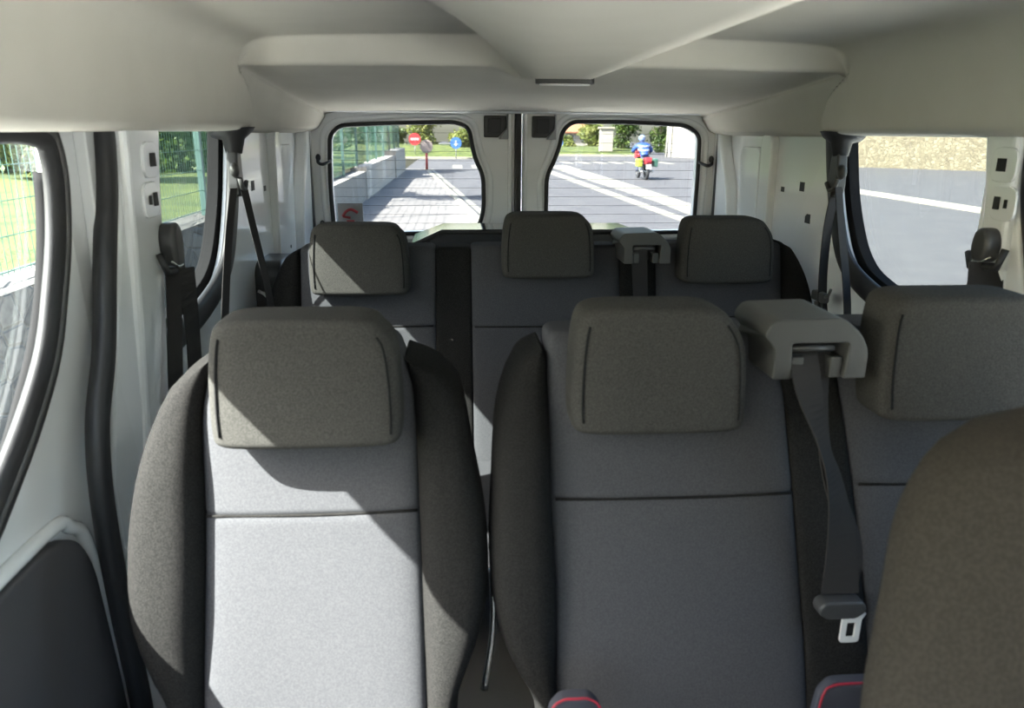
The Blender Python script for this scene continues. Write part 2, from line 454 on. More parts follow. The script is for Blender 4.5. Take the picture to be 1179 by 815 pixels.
def side(s, word):
    def fn(h0):
        def g(a, b, h):
            lean = .018 * max(0, b - 1.3) / .5
            return (CX_ + s * (HW + h0 - lean + h), a, b)
        return g
    # rear body side with its window hole, ribs and holes
    hole = rounded([(1.47, 1.81), (1.455, 1.68), (1.44, 1.50), (1.44, 1.345), (1.78, 1.385), (1.97, 1.44), (2.065, 1.60), (2.12, 1.81)], [.01, .2, .2, .06, .2, .12, .25, .01], 8)
    w = plate('wall_' + word, [(1.30, FLOOR), (3.00, FLOOR), (3.00, 1.815), (1.30, 1.815)], [hole], fn(.01), .02, M['paint'], None, .003)
    tag(w, kind='structure')
    # outer skin so the sheet has the depth of a body side
    hole2 = rounded([(1.44, 1.815), (1.44, 1.68), (1.44, 1.50), (1.44, 1.385), (1.78, 1.412), (1.95, 1.455), (2.05, 1.61), (2.10, 1.815)], [.04, .2, .2, .06, .2, .12, .25, .04], 8)
    sk = plate('black_window_surround', rounded([(1.36, 1.32), (2.17, 1.32), (2.22, 1.83), (1.36, 1.83)], .02, 4), [hole2], fn(.040), .030, M['matte'], w, .002)
    # seal round the window
    path = [(CX_ + s * (HW - .004 - .018 * max(0, z - 1.3) / .5), y, z) for y, z in spline([(1.50, 1.365), (1.66, 1.372), (1.80, 1.392), (1.92, 1.425), (2.00, 1.475), (2.055, 1.57), (2.095, 1.68), (2.125, 1.80)], 6)]
    g = MB().tube(path, .032, 12, flat=((s, 0, 0), .45)).obj('window_seal', M['rubber'], w, True)
    # glass
    gl = plate('window_' + ('3' if s < 0 else '5'), [(1.40, 1.36), (2.12, 1.36), (2.15, 1.81), (1.42, 1.81)], [], fn(.05), .005, M['glass_side'], None, .0005); tag(gl, kind='structure')
    # pillar between door and rear window: hollow section, proud of the wall
    ps_ = -.035 if s < 0 else -.105
    pil = [(1.335, FLOOR), (1.335, 1.10), (1.37, 1.30), (1.39, 1.55), (1.40, 1.815), (1.535, 1.815), (1.515, 1.70), (1.50, 1.55), (1.475, 1.38), (1.47, 1.10), (1.47, FLOOR)]
    pil = [(a + (ps_ if a > 1.42 else max(ps_, -.04)), b) for a, b in pil]
    pl = plate('pillar', pil, [], fn(-.017), .05, M['paint'], w, .012)
    # pressed oval plates with clips on the pillar
    for (yy, zz, sc, k) in ((1.475 + ps_, 1.745, 1, 1), (1.462 + ps_, 1.675, 1, 2)):
        ring = rounded([(yy - .034 * sc, zz - .03), (yy + .03 * sc, zz - .03), (yy + .03 * sc, zz + .03), (yy - .034 * sc, zz + .03)], .02, 5)
        pp = plate('bracket_plate', ring, [], fn(-.044), .006, M['paint'], w, .002)
        if k == 1: MB().box(CX_ + s * (HW - .066), CX_ + s * (HW - .062), yy - .010, yy + .012, zz - .012, zz + .012).obj('trim_clip', M['hole'], w)
        else:
            MB().box(CX_ + s * (HW - .064), CX_ + s * (HW - .060), yy + .004, yy + .018, zz - .012, zz + .012).obj('trim_clip', M['hole'], w)
            MB().box(CX_ + s * (HW - .064), CX_ + s * (HW - .060), yy - .016, yy - .010, zz - .008, zz + .008).obj('trim_clip', M['hole'], w)
    # rear quarter: pressed ribs
    for (ya, yb, zb, zt, d) in ((2.50, 2.575, 1.0, 1.79, .022), (2.62, 2.79, 1.15, 1.745, .012)):
        rr = rounded([(ya, zb), (yb, zb), (yb, zt), (ya, zt)], .03, 5)
        plate('pressed_rib', rr, [], fn(-d / 2), d + .01, M['paint'], w, min(.008, d / 2))
    cr = spline([(2.96, 1.83), (2.93, 1.72), (2.86, 1.60), (2.83, 1.45), (2.83, 1.2), (2.84, .8)], 6)
    rr = [(p[0], p[1]) for p in cr] + [(3.0, .8), (3.0, 1.83)]
    plate('rear_post', rr, [], fn(-.022), .05, M['paint'], w, .014)
    for (yy, zz, hy, hz) in ((2.29, 1.64, .016, .014), (2.235, 1.545, .017, .014), (2.43, 1.622, .013, .008), (2.59, 1.70, 0, .009), (2.80, 1.695, 0, .006), (2.70, 1.40, 0, .006)):
        xx = HW - .001 - .018 * max(0, zz - 1.3) / .5
        if 2.5 < yy < 2.575: xx -= .022
        if 2.62 < yy < 2.79: xx -= .012
        if s > 0 and abs(yy - 2.235) < .01: zz = 1.548
        if s < 0 and abs(yy - 2.235) < .01: continue
        if hy: MB().box(CX_ + s * xx, CX_ + s * (xx - .004), yy - hy, yy + hy, zz - hz, zz + hz).obj('trim_clip', M['hole'], w)
        else: MB().disc((CX_ + s * (xx - .001 - .004), yy, zz), (1, 0, 0), hz, .006, 14).obj('trim_clip', M['hole'], w)
    # dark seal of the rear door
    ps = [(CX_ + s * (HW - .048), 2.965, z) for z in (.6, 1.0, 1.3, 1.5, 1.7, 1.80)]
    t3 = MB().tube(ps, .018, 10).obj('trim_' + ('3' if s < 0 else '4'), M['rubber'], None, True); tag(t3, kind='structure')
    # sliding door
    dh = rounded([(.24, 1.813), (.24, 1.22), (.86, 1.225), (1.03, 1.32), (1.18, 1.50), (1.235, 1.66), (1.245, 1.813)], [.03, .06, .1, .08, .15, .2, .05], 8)
    d = plate('door_' + ('1' if s < 0 else '2'), [(.10, FLOOR), (1.335, FLOOR), (1.335, 1.815), (.10, 1.815)], [dh], fn(.035), .03, M['paint'], None, .004)
    tag(d, kind='structure')
    ring = spline([(.27, 1.245), (.60, 1.24), (.85, 1.252), (.99, 1.33), (1.12, 1.45), (1.18, 1.56), (1.215, 1.66), (1.222, 1.755), (1.18, 1.800), (1.0, 1.808), (.6, 1.81), (.28, 1.81), (.262, 1.6)], 5, True)
    lean = lambda z: .018 * max(0, z - 1.3) / .5
    MB().tube([(CX_ + s * (HW + .016 - lean(p[1])), p[0], p[1]) for p in ring], .029, 12, True, flat=((s, 0, 0), .5)).obj('window_seal', M['rubber'], d, True)
    MB().tube([(CX_ + s * (HW + .002 - lean(p[1])), p[0], p[1]) for p in ring], .0045, 8, True, flat=((s, 0, 0), .8)).obj('seal_bead', M['plastic_grey'], d, True)
    eg = [p for p in dh if p[0] > .6 and p[1] < 1.76]
    MB().tube([(CX_ + s * (HW + .046 - lean(p[1])), p[0] + .002, p[1]) for p in eg], .012, 8).obj('glass_edge', M['matte'], d, True)
    gl = plate('window_' + ('2' if s < 0 else '4'), [(.20, 1.20), (1.28, 1.20), (1.28, 1.815), (.20, 1.815)], [], fn(.055), .005, M['glass'], None, .0005); tag(gl, kind='structure')
    card = rounded([(.14, FLOOR + .03), (1.17, FLOOR + .03), (1.165, .80), (1.135, 1.10), (1.10, 1.17), (1.03, 1.192), (.14, 1.185)], [.02, .02, .1, .1, .05, .03, .02], 6)
    plate('door_card', card, [], fn(.012), .028, M['card'], d, .006)
    lip = spline([(1.19, .6), (1.19, .80), (1.16, 1.11), (1.115, 1.185), (1.03, 1.21), (.6, 1.203), (.14, 1.20)], 5)
    MB().tube([(CX_ + s * (HW + .014), p[0], p[1]) for p in lip], .012, 10).obj('pressed_edge', M['paint'], d, True)
    # door aperture seal
    sp = spline([(1.165, .55), (1.17, .78), (1.155, 1.0), (1.152, 1.20), (1.175, 1.33), (1.235, 1.44), (1.285, 1.58), (1.33, 1.70), (1.35, 1.80)], 8)
    t1 = MB().tube([(CX_ + s * (HW - .022), p[0] + .005, p[1]) for p in sp], .034, 14, flat=((s, -.5, 0), .55)).obj('trim_' + ('1' if s < 0 else '2'), M['rubber'], None, True); tag(t1, kind='structure')
    # body in the rebate behind the seal
    rb = plate('door_post', [(1.20, FLOOR), (1.20, 1.22), (1.26, 1.40), (1.33, 1.60), (1.37, 1.815), (1.43, 1.815), (1.43, FLOOR)], [], fn(-.002), .05, M['paint'], w, .008)
    # front cab door
    fh = rounded([(-.62, 1.80), (-.92, 1.25), (-.02, 1.25), (-.02, 1.80)], .06, 6)
    dd = plate('door_' + ('3' if s < 0 else '4'), [(-1.10, FLOOR), (.09, FLOOR), (.09, 1.815), (-.80, 1.815), (-1.10, 1.25)], [fh], fn(.035), .03, M['paint'], None, .004); tag(dd, kind='structure')
    gl = plate('window_' + ('6' if s < 0 else '7'), [(-.96, 1.22), (.02, 1.22), (.02, 1.81), (-.64, 1.81)], [], fn(.055), .005, M['glass'], None, .0005); tag(gl, kind='structure')
side(-1, 'left'); side(1, 'right')

# ------------------------------------------------------------------ rear doors
def rear_door(num, x0, x1, hole, mir, wn):
    Y = 3.0
    fn = lambda a, b, h: (a, Y + .02 + h, b)
    d = plate('door_' + num, rounded([(x0, FLOOR), (x1, FLOOR), (x1, 1.93), (x0, 1.93)], .01, 3), [hole], fn, .04, M['paint'], None, .006)
    tag(d, kind='structure')
    pts = [(p[0], Y - .002, p[1]) for p in hole]
    MB().tube(pts, .0085, 8, True).obj('window_seal', M['rubber'], d, True)
    # wide pressed rim round the window
    c = Vector((sum(p[0] for p in hole) / len(hole), sum(p[1] for p in hole) / len(hole)))
    ring = [tuple(c + (Vector(p) - c) * 1.0 + (Vector(p) - c).normalized() * .028) for p in hole]
    MB().tube([(p[0], Y + .004, p[1]) for p in ring], .013, 8, True).obj('pressed_rim', M['paint'], d, True)
    gl = plate('window_' + wn, [(x0 + .05, 1.3), (x1 - .05, 1.3), (x1 - .05, 1.87), (x0 + .05, 1.87)], [], lambda a, b, h: (a, Y + .05 + h, b), .005, M['glass_rear'], None, .0005)
    tag(gl, kind='structure')
    # heater lines in the glass
    mb = MB()
    for k in range(11):
        z = 1.44 + .035 * k
        mb.box(min(p[0] for p in hole), max(p[0] for p in hole), Y + .0455, Y + .0465, z - .0006, z + .0006)
    mb.obj('heater_wires', M['plastic_grey'], gl)
    return d, gl
hl = rounded([(-.485, 1.42), (-.49, 1.60), (-.48, 1.78), (-.44, 1.815), (-.25, 1.825), (0, 1.83), (.05, 1.81), (.062, 1.74), (.075, 1.69), (.104, 1.63), (.106, 1.50), (.085, 1.43), (.03, 1.41), (-.45, 1.40)], [.02, .2, .05, .06, .1, .06, .04, .1, .1, .1, .1, .05, .05, .03], 6)
hr = rounded([(.355, 1.43), (.355, 1.63), (.385, 1.69), (.405, 1.75), (.412, 1.80), (.45, 1.835), (.70, 1.835), (.90, 1.825), (.958, 1.79), (.962, 1.64), (.962, 1.41), (.40, 1.40)], [.03, .1, .1, .05, .04, .05, .1, .08, .05, .1, .03, .03], 6)
dl, gll = rear_door('5', CX_ - HW + .01, .232, hl, 1, '8')
dr, glr = rear_door('6', .262, CX_ + HW - .01, hr, -1, '9')
# meeting seal between the doors
t5 = bev(MB().box(.226, .252, 2.975, 3.01, FLOOR, 1.90).obj('trim_5', M['rubber']), .006); tag(t5, kind='structure')
t6 = bev(MB().box(.200, .216, 2.985, 3.01, FLOOR, 1.90).obj('door_edge', M['paint'], dl), .004)
t7 = bev(MB().box(.262, .275, 2.985, 3.01, FLOOR, 1.90).obj('door_edge', M['paint'], dr), .004)
for d, x0, x1 in ((dl, .107, .192), (dr, .293, .378)):
    sgn = 1 if d is dl else 1
    o = bev(MB().prism([(x0, 1.775), (x1 - .03, 1.775), (x1, 1.81), (x1, 1.855), (x0, 1.855)], 'y', 2.972, 3.0).obj('latch_cover', M['plastic_grey'], d), .004)
    tag(o, 'dark grey latch cover with cut corner')
    q = bev(MB().prism([(x0 + .015, 1.79), (x1 - .02, 1.79), (x1 - .02, 1.845), (x0 + .015, 1.845)], 'y', 2.968, 2.974).obj('latch_slot', M['rubber'], o), .002)
    q = bev(MB().prism([(x1 - .028, 1.768), (x1 + .008, 1.768), (x1 + .008, 1.86), (x1 + .002, 1.86), (x1 + .002, 1.808)], 'y', 2.975, 3.0).obj('white_edge', M['white_cloth'], o), .002)
# check links at the hinge side
for d, x0, s in ((dl, -.525, 1), (dr, 1.005, -1)):
    for z in (1.685, 1.435):
        m_ = MB().tube(spline([(x0, 2.985, z + .02), (x0, 2.965, z - .004), (x0 + s * .02, 2.955, z - .012), (x0 + s * .045, 2.985, z)], 5), .006, 8)
        m_.ico((x0, 2.975, z + .012), (.010, .010, .014), 2)
        m_.obj('check_link', M['rubber'], d, True)
# wiper / lower trim of the left rear window, parcel rail
st = MB()
for k in range(1): st.box(-.475, -.375, 3.045, 3.0485, 1.425, 1.52)
sticker = st.obj('warning_sticker', M['white_sign'], gll); tag(sticker, 'white sticker with a red arrow')
arc = spline([(-.455, 3.043, 1.468), (-.44, 3.043, 1.488), (-.42, 3.043, 1.495), (-.395, 3.043, 1.482)], 6)
MB().tube(arc, .006, 6).tube([(-.455, 3.043, 1.468), (-.425, 3.043, 1.462)], .005, 6).tube([(-.44, 3.043, 1.45), (-.41, 3.043, 1.45)], .004, 6).obj('red_arrow', M['bollard'], sticker)

# rear header under the headliner
hd = bev(MB().box(CX_ - .72, CX_ + .72, 2.955, 3.0, 1.862, 1.95).obj('trim_6', M['paint']), .01); tag(hd, kind='structure')

bx_ = MB()
hoodv = [(CX_ - .86, -1.08, 1.12), (CX_ + .86, -1.08, 1.12), (CX_ - .84, -1.75, 1.02), (CX_ + .84, -1.75, 1.02), (CX_ - .78, -2.0, .85), (CX_ + .78, -2.0, .85), (CX_ - .80, -2.05, .40), (CX_ + .80, -2.05, .40)]
hood = obj('hood', hoodv, [(0, 1, 3, 2), (2, 3, 5, 4), (4, 5, 7, 6)], M['paint'], None, False); tag(hood, kind='structure')  # out of view, added to reflect sunlight through the windscreen onto the ceiling
sol = hood.modifiers.new('t', 'SOLIDIFY'); sol.thickness = .02
dash = MB().prism(rounded([(-1.05, FLOOR), (-1.05, 1.16), (-.85, 1.18), (-.60, 1.12), (-.50, 1.0), (-.52, .80), (-.70, .70), (-.75, FLOOR)], .05, 5), 'x', CX_ - .84, CX_ + .84).obj('trim_7', M['card']); tag(dash, kind='structure')

# ------------------------------------------------------------------ seats
def headrest(parent, L, Rr, z0, z1, yf, m=None, thick=.095, post_x=None, cham=0):
    z1 -= .010
    """L and R are the x of the sides at mid height"""
    m = m or M['head_fabric']
    h = z1 - z0
    rc = .032
    Lt = [(z0, L + .004), (z0 + .015, L), (z0 + .05, L - .002), (z0 + h * .6, L), (z1 - rc, L + .005), (z1 - .012, L + .012), (z1 - .003, L + .022), (z1, L + .030)]
    Rt = [(z0, Rr - .004), (z0 + .015, Rr), (z0 + .05, Rr + .001), (z0 + h * .6, Rr - .002), (z1 - rc - cham, Rr - .010), (z1 - .014, Rr - .026 - cham * .5), (z1 - .003, Rr - .036 - cham), (z1, Rr - .046 - cham)]
    hrst = pad('headrest', Lt, Rt, yf, thick, m, parent, z0, z1, rz=.012, p=6.5, nz=30, bulge=.004)
    # stitched side seams
    for tab, sg in ((Lt, 1), (Rt, -1)):
        pth = []
        for k in range(15):
            z = z0 + .02 + (h - .045) * k / 14
            pth.append((lerp_tab(tab, z) + sg * .015, yf(z) + .0015, z))
        MB().tube(pth, .0016, 6).obj('side_seam', M['matte'], hrst, True)
    c = (L + Rr) / 2
    for s in (-1, 1):
        MB().tube([(c + s * .062, yf(z0) + thick + .05, z0 + .06), (c + s * .062, yf(z0) + thick + .05, z1 - .05), (c + s * .062, yf(z0) + thick * .8, z1 - .04)], .0065, 10).obj('post', M['chrome'], hrst, True)
    return hrst

def seam(parent, x0, x1, z, yf):
    MB().tube([(x0 + (x1 - x0) * k / 12, yf(z) + .0030 - .006 * (1 - (2 * k / 12 - 1) ** 2), z) for k in range(13)], .0022, 6).obj('cross_seam', M['dark_fabric'], parent, True)

Yb = lambda Y0, s=.31: (lambda z: Y0 + s * (z - 1.5))

def cushion(parent, x0, x1, ya, yb, zt, seams, name='seat_cushion', m=None):
    """seat base: top at zt, front edge ya"""
    m = m or M['light_fabric']
    outline = rounded([(ya, zt - .16), (ya - .01, zt - .03), (ya + .10, zt + .01), (yb, zt - .03), (yb, zt - .16)], [.03, .05, .05, .03, .03], 5)
    o = MB().prism(outline, 'x', x0, x1).obj(name, m, parent)
    return bev(o, .012)

# --- single seat, middle row, left
S = empty('passenger_seat', (-.22, .85, FLOOR), 'single light grey seat with charcoal side bolsters, sunlit, beside the left door', 'seat')
yf = Yb(1.10)
AL = [(.62, -.40), (.80, -.425), (.98, -.445), (1.01, -.462), (1.097, -.49), (1.195, -.495), (1.268, -.488), (1.353, -.468), (1.426, -.436), (1.455, -.402), (1.465, -.380)]
AsL = [(.62, -.391), (.976, -.391), (1.24, -.386), (1.351, -.389), (1.401, -.387), (1.472, -.372), (1.49, -.369)]
AsR = [(.62, -.056), (.961, -.056), (1.231, -.061), (1.42, -.071), (1.486, -.093)]
AR = [(.62, -.03), (.80, -.015), (.959, -.008), (.99, .001), (1.052, .024), (1.127, .040), (1.228, .038), (1.33, .020), (1.432, -.005), (1.450, -.038), (1.464, -.075)]
yfb = lambda z: yf(z) - .030 * sst(.9, 1.15, z) * (1 - sst(1.30, 1.48, z)) - .006
pad('side_bolster', AL, [(a, b + .003) for a, b in AsL], yfb, .14, M['dark_fabric'], S, .62, 1.466, rz=.02, p=2.7)
pad('backrest_panel', AsL, AsR, yf, .10, M['light_fabric'], S, .62, 1.492, rz=.014, p=7, bulge=.006, dips=(1.246,))
pad('side_bolster', [(a, b - .003) for a, b in AsR], AR, yfb, .14, M['dark_fabric'], S, .62, 1.465, rz=.02, p=2.7)
seam(S, -.38, -.066, 1.246, yf)
headrest(S, -.350, -.084, 1.366, 1.560, lambda z: .985 + .10 * (z - 1.36))
cushion(S, -.39, -.06, .50, .90, .93, ())
cushion(S, -.47, -.39, .52, .92, .945, (), 'side_cushion', M['dark_fabric'])
cushion(S, -.06, .02, .52, .92, .945, (), 'side_cushion', M['dark_fabric'])
bev(MB().box(-.44, .0, .58, .98, .70, .79).obj('seat_base', M['plastic'], S), .01)
for x in (-.40, -.04):
    bev(MB().prism([(.60, FLOOR), (.66, FLOOR), (.68, .70), (.60, .70)], 'x', x - .02, x + .02).obj('leg', M['plastic'], S), .005)
    bev(MB().prism([(.86, FLOOR), (.92, FLOOR), (.93, .70), (.85, .70)], 'x', x - .02, x + .02).obj('leg', M['plastic'], S), .005)
# grab tube and buckle stalk at the inner side
MB().tube(spline([(.035, 1.06, .88), (.052, 1.09, .98), (.052, 1.12, 1.08)], 5), .007, 8).obj('recliner_rod', M['chrome'], S, True)

# --- double bench, middle row, right
Bn = empty('double_bench_seat', (.56, .85, FLOOR), 'double light grey bench seat with dark centre strip, shaded, right of the sunlit single seat', 'seat')
BL = [(.62, .12), (.80, .12), (.954, .107), (1.012, .075), (1.076, .052), (1.165, .042), (1.279, .047), (1.38, .056), (1.435, .075), (1.462, .095), (1.474, .118)]
BsL = [(.62, .145), (.971, .143), (1.124, .143), (1.257, .137), (1.379, .137), (1.491, .135)]
BsR = [(.62, .548), (.966, .545), (1.214, .531), (1.345, .521), (1.424, .513), (1.50, .492)]
CsL = [(.62, .655), (.966, .645), (1.185, .629), (1.343, .611), (1.422, .600), (1.50, .592)]
CsR = [(.62, .985), (1.0, .985), (1.3, .975), (1.5, .96)]
CR = [(.62, 1.0), (.80, 1.01), (.959, 1.03), (1.052, 1.055), (1.127, 1.065), (1.228, 1.063), (1.33, 1.05), (1.432, 1.03), (1.470, 1.01), (1.487, .98)]
pad('side_bolster', BL, [(a, b + .003) for a, b in BsL], yfb, .14, M['dark_fabric'], Bn, .62, 1.475, rz=.02, p=2.7)
pad('backrest_panel', BsL, BsR, yf, .10, M['light_fabric'], Bn, .62, 1.500, rz=.014, p=7, bulge=.006, dips=(1.256,))
pad('centre_strip', [(a, b - .004) for a, b in BsR], [(a, b + .004) for a, b in CsL], lambda z: yf(z) + .006, .09, M['dark_fabric'], Bn, .62, 1.497, rz=.012, p=9)
pad('backrest_panel', CsL, CsR, yf, .10, M['light_fabric'], Bn, .62, 1.505, rz=.014, p=7, bulge=.006, dips=(1.266,))
pad('side_bolster', [(a, b - .003) for a, b in CsR], CR, yfb, .14, M['dark_fabric'], Bn, .62, 1.493, rz=.02, p=2.7)
seam(Bn, .145, .522, 1.256, yf); seam(Bn, .63, .97, 1.266, yf)
headrest(Bn, .163, .421, 1.376, 1.571, lambda z: .985 + .10 * (z - 1.36), cham=.012)
headrest(Bn, .618, .892, 1.392, 1.585, lambda z: .970 + .16 * (z - 1.36), cham=.012)
cushion(Bn, .145, .53, .50, .90, .93, ()); cushion(Bn, .64, .98, .50, .90, .93, ())
cushion(Bn, .53, .64, .51, .90, .925, (), 'centre_cushion', M['dark_fabric'])
cushion(Bn, .07, .145, .52, .92, .945, (), 'side_cushion', M['dark_fabric']); cushion(Bn, .98, 1.05, .52, .92, .945, (), 'side_cushion', M['dark_fabric'])
bev(MB().box(.09, 1.03, .58, .98, .70, .79).obj('seat_base', M['plastic'], Bn), .01)
for x in (.15, .97):
    for a, b in ((.60, .66), (.86, .92)):
        bev(MB().prism([(a, FLOOR), (b, FLOOR), (b, .70), (a, .70)], 'x', x - .02, x + .02).obj('leg', M['plastic'], Bn), .005)

def belt_tower(parent, x0, ya, dz=0, sc=1.):
    """moulded housing on top of a backrest where a belt comes out"""
    def P(a, b): return (x0 + (a - .5) * sc, 1.457 + dz + (b - 1.457) * sc * .86)
    out = [P(.446, 1.457), P(.447, 1.508), P(.428, 1.535), P(.440, 1.560), P(.542, 1.563), P(.572, 1.535), P(.585, 1.505), P(.585, 1.457), P(.552, 1.457), P(.556, 1.520), P(.470, 1.520), P(.474, 1.457)]
    h = MB().prism(rounded(out, [.004, .01, .008, .012, .012, .02, .01, .004, .003, .006, .006, .003], 4), 'y', ya, ya + .13).obj('belt_tower', M['plastic_grey'], parent)
    bev(h, .004)
    # slanting top of the housing, wider at the back
    top = MB()
    a = [P(.430, 1.53), P(.440, 1.560), P(.542, 1.563), P(.580, 1.52)]
    b = [P(.435, 1.50), P(.450, 1.545), P(.530, 1.547), P(.570, 1.50)]
    v = [(p[0], ya + .01, p[1] - .002) for p in a] + [(p[0], ya + .13, p[1]) for p in b]
    top.add(v, [(0, 1, 2, 3), (7, 6, 5, 4), (0, 4, 5, 1), (1, 5, 6, 2), (2, 6, 7, 3), (3, 7, 4, 0)])
    bev(top.obj('tower_top', M['plastic_grey'], h), .006)
    # recessed face with slot and roller
    (fx0, fz0), (fx1, fz1) = P(.4755, 1.457), P(.5505, 1.519)
    zs = fz0 + (fz1 - fz0) * .42
    for q0 in (fx0, fx1 - .017 * sc): bev(MB().box(q0, q0 + .017 * sc, ya + .006, ya + .05, fz0, fz1 - .022).obj('recess_plate', M['plastic_grey'], h), .002)
    MB().box(fx0 - .002, fx1 + .002, ya + .05, ya + .06, fz0 + .002, fz1 + .004).obj('recess_shade', M['rubber'], h)  # black sheet puts the shade of the cavity into the colour
    MB().tube([(fx0, ya + .014, fz1 - .010), (fx1 - .012, ya + .014, fz1 - .010)], .005, 10).obj('roller', M['plastic'], h, True)
    return h
bt = belt_tower(Bn, .506, .992)
H = Vector
def belt(name, label, group=None):
    return empty(name, (0, 0, 0), label, 'seat belt', group)
sb = empty('seat_belt', (.52, 1.0, 1.50), 'black lap and shoulder belt with bright metal tongue hanging from the middle bench tower', 'seat belt')
ribbon('webbing', [((.508, 1.03, 1.492), (.020, 0, .002)), ((.502, 1.008, 1.488), (.021, .0, .0)), ((.505, .982, 1.44), (.022, .006, 0)), ((.530, .972, 1.365), (.013, .012, 0)), ((.553, .965, 1.303), (.017, .012, 0)), ((.572, .960, 1.22), (.024, .006, 0)), ((.581, .955, 1.12), (.030, 0, 0))], M['webbing'], sb, .002)
ribbon('webbing', [((.530, 1.02, 1.49), (.018, 0, 0)), ((.535, .995, 1.40), (.013, .008, 0)), ((.550, .985, 1.32), (.014, .008, 0)), ((.588, .962, 1.20), (.022, .004, 0)), ((.583, .958, 1.12), (.026, 0, 0))], M['webbing'], sb, .002)
bev(MB().prism(rounded([(a + .044, b - .066) for a, b in [(.500, 1.160), (.500, 1.172), (.508, 1.180), (.566, 1.180), (.574, 1.172), (.574, 1.160), (.560, 1.150), (.514, 1.150)]], .005, 4), 'y', .938, .965).obj('tongue_grip', M['plastic'], sb), .004)
fnt = lambda a, b, h: (a + .0585, .950 + h, b - .067)
plate('tongue', rounded([(.524, 1.153), (.530, 1.143), (.530, 1.102), (.560, 1.102), (.560, 1.143), (.566, 1.153), (.562, 1.155), (.554, 1.146), (.536, 1.146), (.528, 1.155)], [.001, .003, .006, .006, .003, .001, .001, .003, .003, .001], 4), [rounded([(.5375, 1.1105), (.5525, 1.1105), (.5525, 1.138), (.5375, 1.138)], .002, 3)], fnt, .004, M['tongue'], sb, .0008)

# dark bag items with red piping on the bench, cut by the frame's lower edge
for (xa, xb, zt, yy, lab, arcs) in ((.112, .190, 1.066, .85, 'dark pouch edged with red piping in front of the middle bench seat, on the left', 0),
                              (.490, .60, 1.070, .85, 'dark pouch edged with red piping under the hanging belt tongue', 1)):
    b = empty('pouch', ((xa + xb) / 2, yy, .94), lab, 'pouch')
    L_ = [(.935, xa + .004), (.98, xa), (zt - .02, xa + .004), (zt, xa + .018)]; R_ = [(.935, xb - .004), (.98, xb), (zt - .02, xb - .004), (zt, xb - .018)]
    pad('body', L_, R_, lambda z: yy - .03, .022, M['bag'], b, .935, zt, rz=.006, p=4, bulge=.002)
    pth = spline([(xa + .004, yy - .033, .945), (xa, yy - .033, .98), (xa + .005, yy - .033, zt - .018), (xa + .020, yy - .030, zt - .002), ((xa + xb) / 2, yy - .030, zt), (xb - .020, yy - .030, zt - .002), (xb - .005, yy - .033, zt - .018), (xb, yy - .033, .98)], 6)
    MB().tube(pth, .0017, 8).obj('piping', M['red'], b, True)

# --- rear bench with three places
Rb = empty('rear_bench_seat', (.25, 2.0, FLOOR), 'three-place rear bench seat in light grey with two dark strips, below the rear windows', 'seat')
yr = Yb(2.15)
yrb = lambda z: yr(z) - .02 * sst(.9, 1.15, z) * (1 - sst(1.30, 1.46, z)) - .004
RL = [(.80, -.50), (1.0, -.535), (1.18, -.560), (1.308, -.548), (1.374, -.527), (1.444, -.495), (1.467, -.465)]
RR = [(.80, 1.0), (1.0, 1.05), (1.18, 1.066), (1.308, 1.056), (1.399, 1.037), (1.468, .998), (1.488, .965)]
pad('side_bolster', RL, [(.8, -.445), (1.5, -.445)], yrb, .13, M['dark_fabric'], Rb, .80, 1.467, rz=.02, p=2.7)
for (a, b, zt, zs) in ((-.448, -.063, 1.480, 1.262), (.036, .474, 1.482, 1.258), (.577, .962, 1.486, 1.280)):
    pad('backrest_panel', [(.8, a), (1.5, a)], [(.8, b), (1.5, b)], yr, .10, M['light_fabric'], Rb, .80, zt, rz=.014, p=8, bulge=.005, dips=(zs,))
    seam(Rb, a + .01, b - .01, zs, yr)
for (a, b) in ((-.066, .040), (.470, .581)):
    pad('dark_strip', [(.8, a), (1.5, a)], [(.8, b), (1.5, b)], lambda z: yr(z) + .005, .09, M['dark_fabric'], Rb, .80, 1.478, rz=.012, p=9)
pad('side_bolster', [(.8, .959), (1.5, .959)], RR, yrb, .13, M['dark_fabric'], Rb, .80, 1.488, rz=.02, p=2.7)
headrest(Rb, -.405, -.135, 1.362, 1.563, lambda z: 2.03 + .10 * (z - 1.36))
headrest(Rb, .125, .382, 1.405, 1.592, lambda z: 2.03 + .10 * (z - 1.36))
headrest(Rb, .632, .900, 1.388, 1.580, lambda z: 2.03 + .10 * (z - 1.36), cham=.012)
belt_tower(Rb, .512, 2.03, -.010, .95)
cushion(Rb, -.46, .97, 1.50, 1.96, .93, ())
bev(MB().box(-.46, .98, 1.60, 2.0, .68, .79).obj('seat_base', M['plastic'], Rb), .01)
for x in (-.40, .25, .90):
    for a, b in ((1.62, 1.68), (1.90, 1.96)):
        bev(MB().prism([(a, FLOOR), (b, FLOOR), (b, .69), (a, .69)], 'x', x - .02, x + .02).obj('leg', M['plastic'], Rb), .005)
s2 = empty('seat_belt', (.52, 2.03, 1.49), 'black belt webbing hanging from the rear bench tower between centre and right headrests', 'seat belt')
ribbon('webbing', [((.505, 2.045, 1.50), (.022, 0, 0)), ((.508, 2.045, 1.46), (.022, 0, 0)), ((.520, 2.06, 1.36), (.022, .003, 0)), ((.53, 2.05, 1.22), (.022, .003, 0)), ((.53, 2.0, 1.05), (.022, 0, 0))], M['webbing'], s2, .002)

